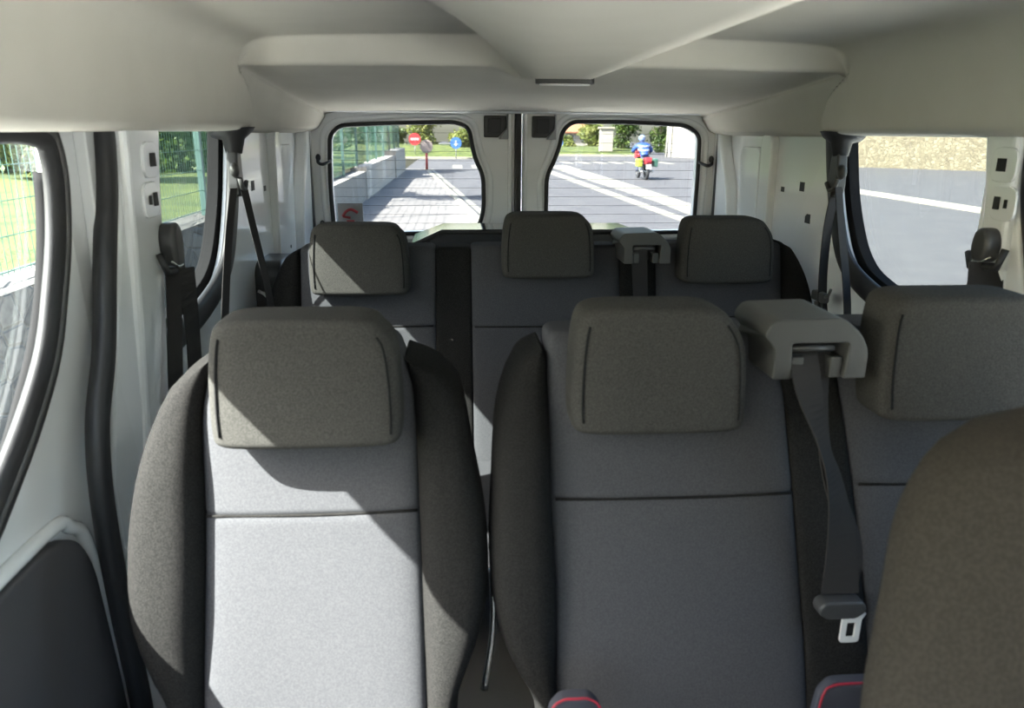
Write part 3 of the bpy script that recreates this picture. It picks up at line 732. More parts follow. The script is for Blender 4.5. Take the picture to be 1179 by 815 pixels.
# --- driver's seat close to the camera, only its shoulder shows
D = empty('front_seat', (.69, .35, FLOOR), 'brownish grey front seat back close to the camera in the lower right corner', 'seat')
yd = lambda z: .455 + .31 * (z - 1.3)
DL = [(z - .015, x + .022) for z, x in [(.70, .35), (1.0, .322), (1.20, .326), (1.323, .336), (1.362, .344), (1.419, .357), (1.476, .370), (1.512, .388), (1.54, .414), (1.558, .450), (1.566, .51)]]
DR = [(z, 1.38 - x) for z, x in DL]
pad('backrest', DL, DR, yd, .12, M['driver_fabric'], D, .70, 1.572, rz=.03, p=3.0, bulge=.012, nz=50)
pad('headrest', [(1.60, .60), (1.64, .585), (1.76, .59), (1.80, .61)], [(1.60, .79), (1.64, .805), (1.76, .80), (1.80, .78)], lambda z: .60, .10, M['driver_fabric'], D, 1.60, 1.80, rz=.02, p=4)
for s in (-1, 1): MB().tube([(.695 + s * .06, .65, 1.50), (.695 + s * .06, .65, 1.63)], .006, 8).obj('post', M['chrome'], D, True)
cushion(D, .43, .95, -.02, .40, .93, (), m=M['driver_fabric'])
bev(MB().box(.45, .93, .0, .42, FLOOR, .79).obj('seat_base', M['plastic'], D), .02)

# ------------------------------------------------------------------ belts on the side posts
def post_belt(s, label):
    """upper guide on the post ahead of the rear side window, two runs of webbing"""
    X = CX_ + s * (HW - .048)
    o = empty('seat_belt', (X, 1.45, 1.60), label, 'seat belt', None)
    ysh = .0 if s < 0 else -.105
    zsh = 0 if s < 0 else .018
    def P(h, y, z): return (X - s * h, y + ysh, z + zsh)
    out = rounded([(1.455 + ysh, 1.545 + zsh), (1.448 + ysh, 1.60), (1.460 + ysh, 1.628), (1.490 + ysh, 1.628), (1.500 + ysh, 1.60), (1.496 + ysh, 1.545 + zsh)], .014, 5)
    g = MB().prism(out, 'x', min(X, X - s * .035), max(X, X - s * .035)).obj('guide_cover', M['plastic'], o)
    bev(g, .010, 4)
    MB().tube([P(.012, 1.428, 1.575), P(.020, 1.432, 1.540), P(.024, 1.50, 1.532), P(.014, 1.525, 1.555)], .007, 8).obj('guide_ring', M['rubber'], o, True)
    MB().tube([P(.026, 1.445, 1.558), P(.031, 1.465, 1.545), P(.031, 1.488, 1.545)], .0018, 6).obj('bright_edge', M['chrome'], o, True)
    ribbon('webbing', [(P(.020, 1.462, 1.545), ((.010 if s < 0 else -.027), .012, 0)), (P(.020, 1.440, 1.45), ((.010 if s < 0 else -.027), .012, 0)), (P(.02, 1.40, 1.30), ((.010 if s < 0 else -.027), .012, 0)), (P(.02, 1.37, 1.0), ((.010 if s < 0 else -.027), .012, 0)), (P(.02, 1.36, .62), ((.010 if s < 0 else -.027), .012, 0))], M['webbing'], o, .002)
    ribbon('webbing', [(P(.034, 1.480, 1.54), (.016, .012, 0)), (P(.038, 1.478, 1.43), (.006, .022, 0)), (P(.04, 1.455, 1.30), (.006, .022, 0)), (P(.04, 1.42, 1.0), (.006, .022, 0))], M['webbing'], o, .002)
    return o
post_belt(-1, 'black belt with oval guide on the white post left of the single seat')
post_belt(1, 'black belt with guide on the post at the right edge beside the window')

def roof_belt(s, label):
    X = CX_ + s * (HW - .05)
    o = empty('seat_belt', (X, 2.0, 1.76), label, 'seat belt', None)
    # bell-shaped boot that comes out of the headliner
    ys = 2.02
    boot = MB()
    boot.tube([(X + s * .005, ys, 1.80), (X + s * .004, ys, 1.788), (X, ys - .005, 1.775), (X, ys - .01, 1.74)], [.060, .052, .028, .020], 16)
    boot.obj('boot', M['rubber'], o, True)
    bev(MB().prism(rounded([(ys - .038, 1.66), (ys - .032, 1.72), (ys - .022, 1.765), (ys + .010, 1.765), (ys + .012, 1.72), (ys + .014, 1.66), (ys, 1.63), (ys - .03, 1.635)], .010, 4), 'x', X - .016, X + .012).obj('guide', M['plastic'], o), .006)
    MB().tube([(X - s * .018, ys - .045, 1.680), (X - s * .02, ys - .035, 1.655), (X - s * .02, ys - .012, 1.650), (X - s * .018, ys + .012, 1.668)], .0065, 8).obj('guide_ring', M['plastic_grey'], o, True)
    boot2 = MB().ico((X - s * .006, ys - .040, 1.70), (.012, .018, .020), 2).obj('guide_knob', M['plastic_grey'], o, True)
    return o, X, ys
o, X, ys = roof_belt(-1, 'black belt hanging from the headliner at the left rear side window')
ribbon('webbing', [((X, 1.975, 1.655), (.006, .010, 0)), ((X, 1.90, 1.55), (.006, .010, 0)), ((X + .005, 1.80, 1.40), (.006, .010, 0)), ((X + .01, 1.72, 1.24), (.006, .010, 0)), ((X + .01, 1.72, 1.10), (.006, .010, 0))], M['webbing'], o, .002)
ribbon('webbing', [((X + .02, 2.00, 1.650), (.007, .007, 0)), ((X + .03, 2.02, 1.54), (.007, .007, 0)), ((X + .045, 2.04, 1.40), (.007, .007, 0)), ((X + .05, 2.045, 1.32), (.007, .007, 0))], M['webbing'], o, .002)
tag(MB().tube([(X - .018, 2.19, 1.345), (X + .0, 2.18, 1.338), (X + .012, 2.17, 1.33)], .005, 8).obj('anchor_tab', M['chrome'], o, True), 'bright metal belt anchor')
o, X, ys = roof_belt(1, 'black belt hanging from the headliner at the right rear side window')
ribbon('webbing', [((X, 2.01, 1.66), (.019, .014, 0)), ((X - .005, 2.02, 1.55), (.019, .014, 0)), ((X - .01, 2.0, 1.40), (.019, .014, 0)), ((X - .005, 1.97, 1.28), (.019, .014, 0)), ((X + .012, 1.93, 1.18), (.010, .014, 0))], M['webbing'], o, .002)
ribbon('webbing', [((X - .012, 1.975, 1.66), (.016, .012, 0)), ((X - .012, 1.93, 1.55), (.016, .012, 0)), ((X - .014, 1.865, 1.42), (.016, .012, 0)), ((X - .014, 1.83, 1.30), (.016, .012, 0)), ((X - .014, 1.82, 1.12), (.016, .012, 0))], M['webbing'], o, .002)
mb = MB().box(X - .028, X - .006, 1.955, 2.025, 1.345, 1.372)
bev(mb.obj('slider', M['plastic_grey'], o), .005)
MB().tube([(X - .02, 1.965, 1.36), (X - .022, 1.935, 1.372), (X - .022, 1.925, 1.392)], .004, 8).tube([(X - .02, 1.99, 1.345), (X - .02, 1.985, 1.31)], .012, 8).obj('tongue', M['plastic_grey'], o, True)

# small black cover in the rear left corner and the glossy board behind the bench
cv = empty('storage_cover', (sx(-1) + .04, 2.36, 1.22), 'small black plastic box cover on the left side panel behind the rear bench', 'cover')
bev(MB().prism(rounded([(2.25, 1.10), (2.25, 1.395), (2.28, 1.418), (2.44, 1.418), (2.46, 1.395), (2.46, 1.10)], .02, 4), 'x', sx(-1) - .0, sx(-1) + .085).obj('box', M['plastic'], cv), .012, 4)
bev(MB().box(sx(-1) + .06, sx(-1) + .089, 2.262, 2.448, 1.365, 1.372).obj('lid_edge', M['rubber'], cv), .002)
bd = empty('storage_box', (.27, 2.6, FLOOR), 'tall dark box with a glossy black lid behind the rear bench, below the windows', 'box')
bev(MB().box(-.12, .67, 2.45, 2.77, FLOOR, 1.428).obj('body', M['plastic'], bd), .01)
v = [(-.16, 2.42, 1.432), (-.05, 2.44, 1.487), (.60, 2.44, 1.487), (.72, 2.42, 1.432), (-.16, 2.78, 1.432), (-.05, 2.80, 1.470), (.60, 2.80, 1.470), (.72, 2.78, 1.432)]
bev(obj('lid', v, [(0, 1, 2, 3), (4, 7, 6, 5), (0, 4, 5, 1), (1, 5, 6, 2), (2, 6, 7, 3), (0, 3, 7, 4)], M['gloss_black'], bd), .008)
MB().tube([(-.16, 2.415, 1.436), (-.05, 2.435, 1.484), (.60, 2.435, 1.484), (.72, 2.415, 1.436)], .008, 8).obj('rubber_edge', M['rubber'], bd, True)

# ------------------------------------------------------------------ the street
rd = MB().box(-2.45, 60, -25, 130, -.05, 0).obj('road', M['asphalt']); tag(rd, kind='structure')
kx = lambda y: .54 + .088 * (17.6 - y)
mb = MB()
Ys = [-10 + 2.35 * k for k in range(21)]
def strip(mb, fa, fb, ys, z0, z1):
    n = len(ys); v = []
    for y in ys: v += [(fa(y), y, z0), (fb(y), y, z0), (fb(y), y, z1), (fa(y), y, z1)]
    f = []
    for i in range(n - 1):
        a, b = 4 * i, 4 * i + 4
        for k in range(4): f.append((a + k, a + (k + 1) % 4, b + (k + 1) % 4, b + k))
    f += [(0, 1, 2, 3), (4 * n - 4, 4 * n - 3, 4 * n - 2, 4 * n - 1)]
    return mb.add(v, f)
strip(mb, lambda y: -2.45, lambda y: kx(y) - .35, Ys, 0, .012)
pv = mb.obj('pavement', M['pavement']); tag(pv, kind='structure')
tag(strip(MB(), lambda y: kx(y) - .35, lambda y: kx(y) - .18, Ys, 0, .03).obj('kerb', M['kerb']), kind='structure')
tag(strip(MB(), lambda y: kx(y) - .08, lambda y: kx(y) + .06, Ys, 0, .006).obj('gutter_line', M['roadpaint']), kind='structure')
# pale markings
poly = [(5.28, 42.5), (6.6, 43.0), (6.6, 28), (6.0, 17.6), (5.05, 15.2), (4.6, 16.4), (4.75, 22), (4.2, 30.3)]
mk = MB().prism([(4.9, 41), (6.0, 42), (6.15, 26), (6.05, 16.0), (5.2, 15.2), (5.35, 20), (5.0, 30)], 'z', .001, .008).obj('road_marking', M['roadpaint']); tag(mk, kind='structure')
mk = MB().prism([(4.0, 36), (4.5, 36), (5.0, 15.0), (4.7, 15.0)], 'z', .001, .007).obj('road_marking', M['roadpaint']); tag(mk, kind='structure')
mb = MB()
for k in range(7):
    x = 6.3 + 1.0 * k; mb.box(x, x + .5, 44.0, 47.5, .001, .008)
tag(mb.obj('zebra_crossing', M['roadpaint']), kind='structure')
mb = MB()
for k in range(5):
    x = -.2 + 1.0 * k; mb.box(x, x + .5, 38.0, 41.5, .001, .008)
tag(mb.obj('zebra_crossing', M['roadpaint']), kind='structure')
# far side of the road: kerb and pavement to the right
tag(MB().prism([(12.2, 2), (12.45, 2), (12.75, 24), (12.5, 24)], 'z', 0, .10).obj('kerb', M['kerb']), kind='structure')
tag(MB().prism([(12.45, 2), (45, 2), (45, 34), (15.5, 44), (12.75, 24)], 'z', 0, .09).obj('far_pavement', M['asphalt']), kind='structure')
# pale ground round the van, out of view, added to bounce sunlight into the cabin
tag(MB().box(-2.45, 5.0, -10, 5.5, .002, .02).box(5.0, 11.5, -10, 4.8, .002, .02).obj('bounce_apron', M['bounce_ground']), kind='structure')

# retaining wall and ground behind it
tag(MB().box(-2.85, -2.45, -3, 13.0, 0, .93).obj('retaining_wall', M['parapet'], origin=None), kind='structure')
rw = MB()
rw.box(-2.80, -2.40, 13.0, 20.5, 0, .74)
rw.box(-2.80, -2.38, 20.5, 30, 0, .86)
rw.box(-2.80, -2.33, 30, 35.5, 0, 1.02)
tag(rw.obj('block_wall', M['block']), kind='structure')
gv = []; gf = []
nx, ny = 14, 30
for j in range(ny + 1):
    for i in range(nx + 1):
        x = -2.7 - 17 * (i / nx) ** 1.3; y = -6 + 42 * j / ny
        gv.append((x, y, .86 + .035 * (-2.7 - x) + .05 * noise.noise(Vector((x * .4, y * .4, 0)))))
for j in range(ny):
    for i in range(nx): gf.append((j * (nx + 1) + i, j * (nx + 1) + i + 1, (j + 1) * (nx + 1) + i + 1, (j + 1) * (nx + 1) + i))
tag(obj('lawn', gv, gf, M['grass']), kind='structure')
# far grass bank
def bank(x0, x1, y0, y1, h):
    v = []; f = []; n = 16
    for i in range(n + 1):
        x = x0 + (x1 - x0) * i / n
        for (yy, zz) in ((y0, 0), (y0 + 1.5, h * .45), ((y0 + y1) / 2, h), (y1, h * 1.02), (y1 + .2, 0)):
            v.append((x, yy, zz + (.06 * noise.noise(Vector((x * .5, yy, 0))) if zz else 0)))
    for i in range(n):
        for k in range(4): f.append((i * 5 + k, i * 5 + k + 1, i * 5 + 6 + k, i * 5 + 5 + k))
    f += [(0, 1, 2, 3, 4), tuple(n * 5 + k for k in range(5))]
    return obj('grass_bank', v, f, M['grass'])
tag(bank(-9, 4.5, 51, 62, .75), kind='structure')
tag(bank(6.5, 14.5, 58, 68, .55), kind='structure')
tag(MB().box(-9, 4.5, 50.5, 51, 0, .12).box(6.5, 14.5, 57.5, 58, 0, .12).obj('far_kerb', M['kerb']), kind='structure')

# fence along the wall: posts and wire panels are its parts
fe = empty('mesh_fence', (-2.62, .6, .93), 'tall green wire mesh fence on top of the stone wall left of the van', 'fence')
ftop = 2.75
def zbase(y): return .93 if y < 13 else .74 if y < 20.5 else .86 if y < 30 else 1.02
def wire_panel(y0, y1, zb, near):
    mb = MB()
    n = int((y1 - y0) / .06)
    r = .0016
    for k in range(1, n):
        y = y0 + (y1 - y0) * k / n
        mb.box(-2.62 - r, -2.62 + r, y - r, y + r, zb + .04, ftop)
    z = zb + .06
    while z < ftop:
        for dx in (-.006, .006): mb.box(-2.62 + dx - .0018, -2.62 + dx + .0018, y0, y1, z - .0018, z + .0018)
        z += .2
    return mb.obj('wire_panel', M['fence'], fe)
yy = .6
posts = []
while yy < 35:
    y1 = yy + 2.5
    zb = max(zbase(yy - .1), zbase(yy + .1), zbase(min(y1, 35) - .1))
    wire_panel(yy, y1, zb, 0)
    bev(MB().box(-2.66, -2.60, yy - .03, yy + .03, max(zbase(yy - .04), zbase(yy + .04)), ftop + .05).obj('fence_post', M['fence_post'], fe), .004)
    yy = y1
bev(MB().box(-2.66, -2.60, yy - .03, yy + .03, 1.02, ftop + .05).obj('fence_post', M['fence_post'], fe), .004)

# ------------------------------------------------------------------ plants
def crown(name, blobs, n, size, m, parent=None, origin=None, seed=1):
    rnd = random.Random(seed); v = []; f = []
    tot = sum(b[3] * b[4] * b[5] for b in blobs) ** 1
    for (cx, cy, cz, rx, ry, rz) in blobs:
        k = int(n * (rx * ry * rz) / tot) + 8
        for _ in range(k):
            d = Vector((rnd.gauss(0, 1), rnd.gauss(0, 1), rnd.gauss(0, 1))).normalized() * rnd.uniform(.45, 1.05)
            d *= 1 + .25 * noise.noise(d * 3 + Vector((cx, cy, cz)))
            p = Vector((cx + d.x * rx, cy + d.y * ry, cz + d.z * rz))
            a = Vector((rnd.gauss(0, 1), rnd.gauss(0, 1), rnd.gauss(0, 1))).normalized()
            b = a.cross(Vector((rnd.gauss(0, 1), rnd.gauss(0, 1), rnd.gauss(0, 1)))).normalized()
            s = size * rnd.uniform(.6, 1.3); i = len(v)
            v += [p - a * s, p + b * s * .5, p + a * s, p - b * s * .5]; f.append((i, i + 1, i + 2, i + 3))
    return obj(name, v, f, m, parent, smooth=False, origin=origin)

def tree(name, x, y, z0, h, r, m, label, seed, n=5000, size=.11, group=None, trunk=.1, low=.35):
    t = empty(name, (x, y, z0), label, 'tree' if 'tree' in name else 'bush', group)
    rnd = random.Random(seed)
    blobs = []
    for k in range(9):
        a = rnd.uniform(0, 2 * PI); q = rnd.uniform(0, .6) * r; zz = z0 + h * rnd.uniform(low + .12, .85)
        s = r * rnd.uniform(.4, .65)
        blobs.append((x + q * math.cos(a), y + q * math.sin(a), zz, s, s, s * .85))
    crown('foliage', blobs, n, size, m, t, seed=seed)
    mb = MB(); mb.tube(spline([(x, y, z0 - .1), (x + .05, y, z0 + h * .3), (x - .04, y + .05, z0 + h * .7)], 4), [trunk * (1 - .06 * k) for k in range(9)], 8)
    for k in range(5):
        a = rnd.uniform(0, 2 * PI)
        mb.tube([(x, y, z0 + h * (.25 + .08 * k)), (x + r * .5 * math.cos(a), y + r * .5 * math.sin(a), z0 + h * (.5 + .08 * k))], [trunk * .4, trunk * .15], 6)
    mb.obj('trunk', M['bark'], t, True)
    return t
def lawn_z(x): return .86 + .035 * (-2.7 - x)
tree('garden_tree', -10.9, 11.0, lawn_z(-10.9), 3.2, 1.6, M['leaf_dark'], 'dark green tree nearest the van behind the lawn, at the left edge', 40, 9000, .085, 'trees behind the green fence', .12, -.10)
tree('garden_tree', -8.9, 14.3, lawn_z(-8.9), 3.4, 1.6, M['leaf'], 'bushy green tree behind the fence, seen through the left door window', 41, 9000, .085, 'trees behind the green fence', .12, -.10)
tree('garden_tree', -6.6, 13.0, lawn_z(-6.6), 2.8, 1.15, M['leaf_light'], 'light green bushy tree at the right side of the left door window', 42, 9000, .085, 'trees behind the green fence', .12, -.10)
tree('garden_tree', -6.1, 16.4, lawn_z(-6.1), 3.2, 1.35, M['leaf'], 'green tree behind the fence post, seen in the left rear side window', 43, 9000, .085, 'trees behind the green fence', .12, -.10)
tree('garden_tree', -8.3, 20.6, lawn_z(-8.3), 3.8, 1.9, M['leaf_dark'], 'dark green tree standing behind the nearer trees in the left rear side window', 44, 9000, .085, 'trees behind the green fence', .12, -.10)
tree('garden_tree', -5.0, 20.6, lawn_z(-5.0), 3.4, 1.4, M['leaf'], 'green tree by the fence beyond the left rear side window', 45, 9000, .085, 'trees behind the green fence', .12, -.10)
tree('garden_tree', -7.6, 24.5, lawn_z(-7.6), 4.6, 2.0, M['leaf_dark'], 'tall dark tree on the lawn beyond the fence, middle of the row', 46, 9000, .085, 'trees behind the green fence', .12, -.10)
tree('garden_tree', -5.2, 29.0, lawn_z(-5.2), 3.4, 1.2, M['leaf'], 'green tree close behind the fence in the left rear window', 16, 7000, .12, None, .10, .25)
tree('garden_tree', -4.4, 18.8, lawn_z(-4.4), 6.0, 1.0, M['leaf'], 'slender tree close behind the fence that shades the pavement', 17, 1400, .12, None, .08, .5)
tree('garden_tree', -5.6, 32.5, lawn_z(-5.6), 5.2, 2.0, M['leaf_light'], 'yellow green tree at the far end of the fence', 18, 7000, .12, None, .10, .05)
# far shrubs and hedge
for (x, y, h, r, m, lab, sd) in ((-6.6, 57, 2.6, 1.6, 'leaf', 'green shrub at the far end of the pavement beside the red sign', 21),
                             (-2.2, 58, 3.0, 1.4, 'leaf_light', 'tall yellow green shrub right of the red sign across the junction', 22),
                             (.5, 56, 2.0, 1.1, 'leaf_light', 'low yellow shrub behind the blue round sign', 23),
                             (3.1, 59, 2.9, 1.3, 'leaf', 'grey green shrub at the right edge of the left rear window', 24),
                             (-4.6, 60.5, 1.9, 1.0, 'leaf', 'low green shrub behind the red and white sign', 25),
                             (13.6, 62.5, 3.6, 1.5, 'leaf', 'green hedge bush right behind the motorcycle rider', 26),
                             (16.8, 63, 3.8, 1.5, 'leaf', 'green hedge bush beside the pale wall in the right rear window', 27),
                             (9.3, 65, 1.6, 1.1, 'leaf_light', 'yellow green bush before the orange roofed house', 28),
                             (11.9, 67, 3.2, 1.3, 'leaf_light', 'light green bush between the white gate and the hedge', 29)):
    tree('shrub', x, y, 0.2, h, r, M[m], lab, sd, 3000, .14, None, .06, -.05)

# ------------------------------------------------------------------ signs
def sign(x, y, zc, r, face, label, mark=None, pole='galv', top=None):
    t = empty('road_sign', (x, y, 0), label, 'sign')
    MB().tube([(x, y, 0), (x, y, zc + r * .5)], .03, 10).obj('pole', M[pole], t, True)
    d = MB().disc((x, y - .045, zc), (0, 1, 0), r, .03, 28).obj('disc', M[face], t)
    if mark == 'bar': MB().box(x - r * .7, x + r * .7, y - .075, y - .06, zc - r * .18, zc + r * .18).obj('white_bar', M['white_sign'], d)
    if mark == 'arrow':
        MB().prism([(x - .05, zc + .15), (x + .05, zc + .15), (x + .05, zc - .05), (x + .15, zc - .05), (x, zc - .22), (x - .15, zc - .05), (x - .05, zc - .05)], 'y', y - .075, y - .06).obj('white_arrow', M['white_sign'], d)
    return t
sign(-2.75, 52, 1.22, .40, 'bollard', 'red round sign with a white bar across the junction', 'bar')
sign(-.02, 50, 1.02, .36, 'blue_sign', 'blue round sign with white arrow on a thin pole', 'arrow')
sign(7.4, 56, 1.0, .38, 'blue_sign', 'blue round sign at the left edge of the right rear window')
bo = empty('bollard', (-1.38, 36, 0), 'slim red post with a pale round head at the end of the kerb', 'post')
MB().tube([(-1.38, 36, 0), (-1.38, 36, .85)], .06, 12).obj('post', M['bollard'], bo, True)
MB().disc((-1.38, 35.95, 1.08), (0, 1, 0), .30, .05, 28).obj('round_head', mat('pale_pink_disc', (.27, .21, .19), .5), bo)

# ------------------------------------------------------------------ buildings
def house(x0, x1, y0, y1, h, ridge, label, wallm='white'):
    t = empty('house', ((x0 + x1) / 2, (y0 + y1) / 2, 0), label, 'house')
    w = MB().box(x0, x1, y0, y1, -.1, h).obj('wall', M[wallm], t)
    c = (y0 + y1) / 2
    bev(MB().prism([(y0 - .4, h), (c, h + ridge), (y1 + .4, h), (y1 + .4, h + .15), (c, h + ridge + .2), (y0 - .4, h + .15)], 'x', x0 - .4, x1 + .4).obj('roof', M['roof'], t), .01)
    MB().prism([(y0, h - .02), (c, h + ridge), (y1, h - .02)], 'x', x0 + .02, x1 - .02).obj('gable', M[wallm], t)
    for k in range(3):
        xx = x0 + (x1 - x0) * (.2 + .3 * k)
        f_ = MB().box(xx - .45, xx + .45, y0 - .06, y0 + .02, .9, 1.5).obj('window', M['galv'], t)
        MB().box(xx - .38, xx + .38, y0 - .08, y0 - .05, .96, 1.44).obj('pane', M['gloss_black'], f_)
    MB().box(x1 - 1.6, x1 - 1.0, c - .3, c + .3, h + ridge * .5, h + ridge + .7).obj('chimney', M['white'], t)
    return t
house(8.2, 13.6, 74, 81, 1.6, 1.5, 'low house with an orange tiled roof behind the grass')
gt = empty('gate_pillar', (11.7, 60, 0), 'tall white pillar at the hedge left of the rider', 'pillar')
bev(MB().box(11.2, 12.2, 59.6, 60.2, .3, 2.0).obj('shaft', M['white'], gt), .02)
bev(MB().box(11.1, 12.3, 59.5, 60.3, 2.0, 2.12).obj('cap', M['kerb'], gt), .02)

tag(MB().prism([(15.75, 57.2), (16.0, 56.9), (19.8, 50.5), (19.8, 51.0), (16.2, 57.6)], 'z', 0, 3.6).obj('boundary_wall', M['white']), kind='structure')
pole = empty('lamp_post', (15.7, 56.6, 0), 'slim grey post at the left end of the pale wall', 'post')
MB().tube([(15.7, 56.6, 0), (15.7, 56.6, 3.5)], .07, 10).obj('shaft', M['galv'], pole, True)
MB().tube([(15.7, 56.6, 3.5), (15.5, 56.2, 3.8), (15.0, 55.5, 3.9)], .05, 8).obj('arm', M['galv'], pole, True)
sw = MB().prism([(16.5, 43), (17.0, 43.2), (34.0, 28.5), (33.5, 28.0)], 'z', 0, 4.6).obj('stone_wall', M['stone']); tag(sw, kind='structure')
tree('shrub', 27.0, 33.0, 3.6, 1.6, 1.3, M['leaf_dark'], 'dark bush leaning over the far stone wall', 31, 1500, .12, None, .06, 0)
# small orange lamp disc on the stone wall
wr = MB().disc((20.55, 39.35, 2.05), (.65, .76, 0), .28, .06, 20).obj('wall_reflector', mat('orange_disc', (.30, .13, .03), .5)); tag(wr, 'small round orange marker fixed on the far stone wall', 'marker')

# ------------------------------------------------------------------ motorcycle and rider
mx, my = 7.35, 29.9
def P(a, b, c): return (mx + a, my + b, c)
mo = empty('motorcycle', (mx, my, 0), 'red and white motorcycle riding away in the right rear window', 'motorcycle')
def torus_y(cy, r, rt, wdt, name, m, parent):
    ring = [(mx, my + cy + r * math.cos(a), .31 + r * math.sin(a)) for a in [2 * PI * k / 28 for k in range(28)]]
    return MB().tube(ring, rt, 10, True).obj(name, m, parent, True)
w1 = torus_y(-.65, .255, .062, .1, 'rear_wheel', M['rubber'], mo); w2 = torus_y(.70, .265, .05, .1, 'front_wheel', M['rubber'], mo)
for w_, cy in ((w1, -.65), (w2, .70)):
    mb = MB().disc(P(0, cy, .31), (1, 0, 0), .06, .12, 14)
    for k in range(6):
        a = PI * k / 3; mb.tube([P(0, cy, .31), P(0, cy + .23 * math.cos(a), .31 + .23 * math.sin(a))], .012, 6)
    mb.obj('spokes', M['galv'], w_)
bev(MB().prism([(my - .35, .28), (my + .35, .28), (my + .42, .55), (my - .3, .6)], 'x', mx - .16, mx + .16).obj('engine', M['galv'], mo), .03)
bev(MB().prism([(my - .05, .62), (my + .40, .62), (my + .42, .85), (my + .1, .92), (my - .08, .80)], 'x', mx - .15, mx + .15).obj('tank', M['bollard'], mo), .05)
bev(MB().prism([(my - .75, .68), (my - .05, .62), (my - .05, .74), (my - .7, .80)], 'x', mx - .13, mx + .13).obj('saddle', M['plastic'], mo), .03)
bev(MB().prism([(my - .95, .62), (my - .60, .55), (my - .55, .82), (my - .92, .86)], 'x', mx - .13, mx + .13).obj('tail_fairing', M['bollard'], mo), .03)
for s in (-1, 1):
    bev(MB().box(mx + s * .30 - .09, mx + s * .30 + .09, my - .85, my - .35, .50, .80).obj('pannier', M['hivis'] if s < 0 else M['fence'], mo), .03)
    MB().tube([P(s * .06, -.65, .31), P(s * .10, -.15, .45)], .025, 8).obj('swing_arm', M['galv'], mo, True)
    MB().tube([P(s * .07, .70, .31), P(s * .08, .48, .95)], .022, 8).obj('fork', M['galv'], mo, True)
    MB().tube([P(s * .2, -.8, .33), P(s * .18, -.1, .30)], .045, 10).obj('exhaust', M['chrome'], mo, True)
    MB().tube([P(s * .1, .45, 1.05), P(s * .34, .43, 1.28)], .010, 6).disc(P(s * .36, .42, 1.30), (0, 1, 0), .06, .03, 14).obj('mirror', M['plastic'], mo)
MB().tube([P(-.36, .28, .98), P(-.15, .42, 1.02), P(.15, .42, 1.02), P(.36, .28, .98)], .016, 8).obj('handlebar', M['plastic'], mo, True)
bev(MB().box(mx - .11, mx + .11, my - .985, my - .96, .42, .60).obj('number_plate', M['white_sign'], mo), .004)
bev(MB().box(mx - .09, mx + .09, my - .98, my - .94, .68, .75).obj('tail_light', M['red'], mo), .01)
bev(MB().prism([(my + .45, .75), (my + .75, .80), (my + .62, 1.25), (my + .5, 1.1)], 'x', mx - .2, mx + .2).obj('front_fairing', M['bollard'], mo), .04)

def skin(name, joints, edges, m, parent=None, sub=2):
    me = bpy.data.meshes.new(name)
    base = Vector(parent.location) if parent else Vector((0, 0, 0))
    me.from_pydata([Vector(j[0]) - base for j in joints], edges, [])
    o = bpy.data.objects.new(name, me); col.objects.link(o)
    if parent: o.parent = parent
    me.materials.append(m)
    sk = o.modifiers.new('skin', 'SKIN')
    for i, j in enumerate(joints):
        r = j[1]; me.skin_vertices[0].data[i].radius = (r, r) if not isinstance(r, tuple) else r
    me.skin_vertices[0].data[0].use_root = True
    sk.use_smooth_shade = True
    s = o.modifiers.new('sub', 'SUBSURF'); s.levels = sub; s.render_levels = sub
    return o
def rider_joints(grow=0):
    J = {'pel': (P(-.02, -.32, .86), .145), 'waist': (P(-.03, -.20, 1.02), .125), 'chest': (P(-.04, -.06, 1.20), .165), 'neck': (P(-.05, .04, 1.36), .07), 'head': (P(-.06, .10, 1.52), .10)}
    for s, n in ((-1, 'l'), (1, 'r')):
        J['sh' + n] = (P(s * .19 - .04, -.03, 1.30), .075); J['el' + n] = (P(s * .36 - .02, .12, 1.10), .055); J['wr' + n] = (P(s * .34, .28, 1.02), .038); J['ha' + n] = (P(s * .345, .33, 1.0), .034)
        J['hi' + n] = (P(s * .12, -.28, .82), .10); J['kn' + n] = (P(s * .24, .12, .74), .068); J['an' + n] = (P(s * .22, -.06, .36), .045); J['to' + n] = (P(s * .23, .10, .30), .035)
    return J
J = rider_joints(); keys = list(J)
ed = [('pel', 'waist'), ('waist', 'chest'), ('chest', 'neck'), ('neck', 'head')]
for n in 'lr': ed += [('chest', 'sh' + n), ('sh' + n, 'el' + n), ('el' + n, 'wr' + n), ('wr' + n, 'ha' + n), ('pel', 'hi' + n), ('hi' + n, 'kn' + n), ('kn' + n, 'an' + n), ('an' + n, 'to' + n)]
per = empty('person', P(0, -.2, .80), 'person in a blue jacket with white bands and a helmet riding the motorcycle', 'person')
body = skin('body', [J[k] for k in keys], [(keys.index(a), keys.index(b)) for a, b in ed], M['jeans'], per)
jk = ['waist', 'chest', 'shl', 'ell', 'wrl', 'shr', 'elr', 'wrr', 'pel']
skin('jacket', [(J[k][0], J[k][1] + .03) for k in jk], [(0, 8), (0, 1), (1, 2), (2, 3), (3, 4), (1, 5), (5, 6), (6, 7)], M['blue'], per)
for z, y in ((1.13, -.13), (1.27, -.06)):
    ring = [P(-.03 + .215 * math.cos(a), y + .205 * math.sin(a), z + .03 * math.sin(a)) for a in [2 * PI * k / 24 for k in range(24)]]
    MB().tube(ring, .022, 8, True, flat=((0, 0, 1), 1.3)).obj('white_band', M['white_cloth'], per, True)
hm = MB().ico(P(-.06, .10, 1.54), (.135, .16, .15), 3).obj('helmet', M['visor'], per, True)
MB().tube([P(-.06 + .137 * math.sin(a), .10 - .16 * math.cos(a), 1.60) for a in [PI * (k - 8) / 16 for k in range(17)]], .012, 6).obj('helmet_band', M['white_cloth'], hm, True)
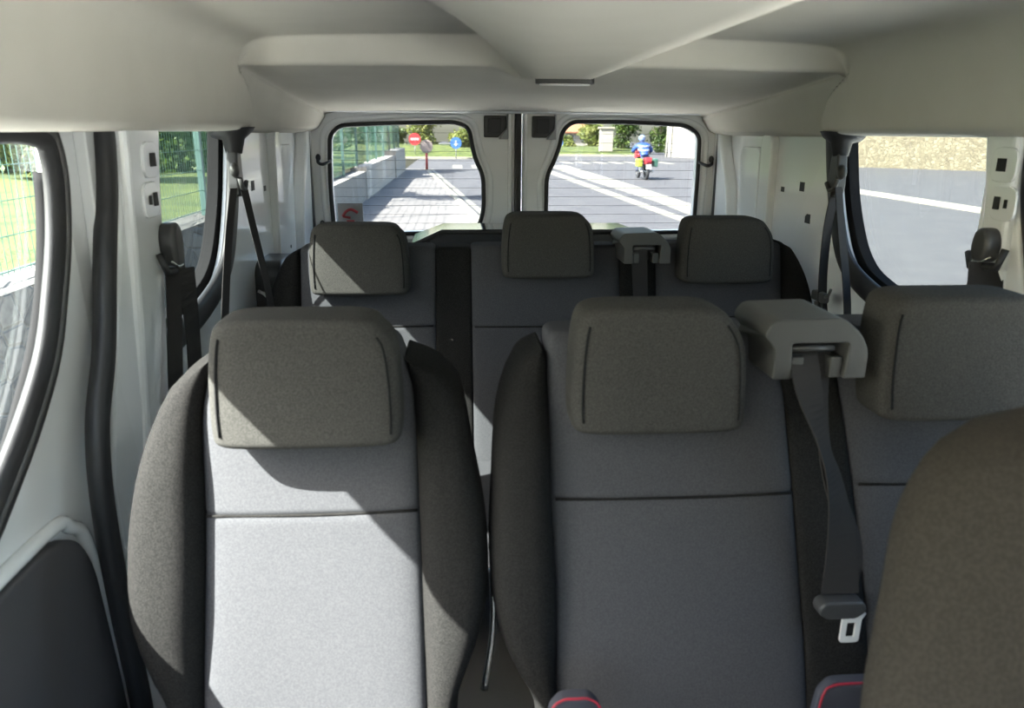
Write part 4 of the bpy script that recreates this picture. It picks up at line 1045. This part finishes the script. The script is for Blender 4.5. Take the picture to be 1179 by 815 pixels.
for s in (-1, 1):
    for k in range(5):
        b0 = P(s * .345 + (k - 2) * .016, .335, .985)
        MB().tube([b0, (b0[0], b0[1] + .03, b0[2] + .03 - .004 * abs(k - 2)), (b0[0], b0[1] + .055, b0[2] + .005)], [.009, .008, .007], 6).obj('glove_finger', M['plastic'], per, True)

# ------------------------------------------------------------------ light
w = bpy.data.worlds.new('sky'); scn.world = w; w.use_nodes = True; nt = w.node_tree
sky = nt.nodes.new('ShaderNodeTexSky'); sky.sky_type = 'NISHITA'; sky.sun_disc = False
SUN = Vector((-1, -.50, 1.10)).normalized()      # towards the sun
sky.sun_elevation = math.asin(SUN.z); sky.sun_rotation = math.atan2(SUN.x, SUN.y); sky.dust_density = 3; sky.air_density = 1.2
bg = nt.nodes['Background']; bg.inputs['Strength'].default_value = .60
nt.links.new(sky.outputs[0], bg.inputs['Color'])
su = bpy.data.lights.new('sun', 'SUN'); su.energy = 30.0; su.angle = R(.53); su.color = (1, .96, .90)
so = bpy.data.objects.new('sun', su); col.objects.link(so)
so.rotation_euler = (-SUN).to_track_quat('-Z', 'Y').to_euler()
so.location = (-10, -5, 13)

# ------------------------------------------------------------------ camera
cam = bpy.data.cameras.new('camera'); co = bpy.data.objects.new('camera', cam); col.objects.link(co); scn.camera = co
cam.sensor_width = 36; cam.lens = 857 / 1179 * 36; cam.clip_start = .05; cam.clip_end = 500
right = Vector((.99738753, -.07189266, .0070404)); up = Vector((.01392706, .28701334, .95782534)); fwd = Vector((.0708813, .95522499, -.28726478))
m3 = Matrix((right, up, -fwd)).transposed()
co.matrix_world = Matrix.Translation((0, 0, 1.8)) @ m3.to_4x4()
cam.dof.use_dof = True; cam.dof.focus_distance = 2.6; cam.dof.aperture_fstop = 5.5

vs = scn.view_settings
vs.view_transform = 'Standard'; vs.look = 'None'; vs.gamma = 1; vs.exposure = 1.33; vs.use_curve_mapping = False
scn.cycles.max_bounces = 14; scn.cycles.diffuse_bounces = 10; scn.cycles.transparent_max_bounces = 16
scn.cycles.sample_clamp_indirect = 8
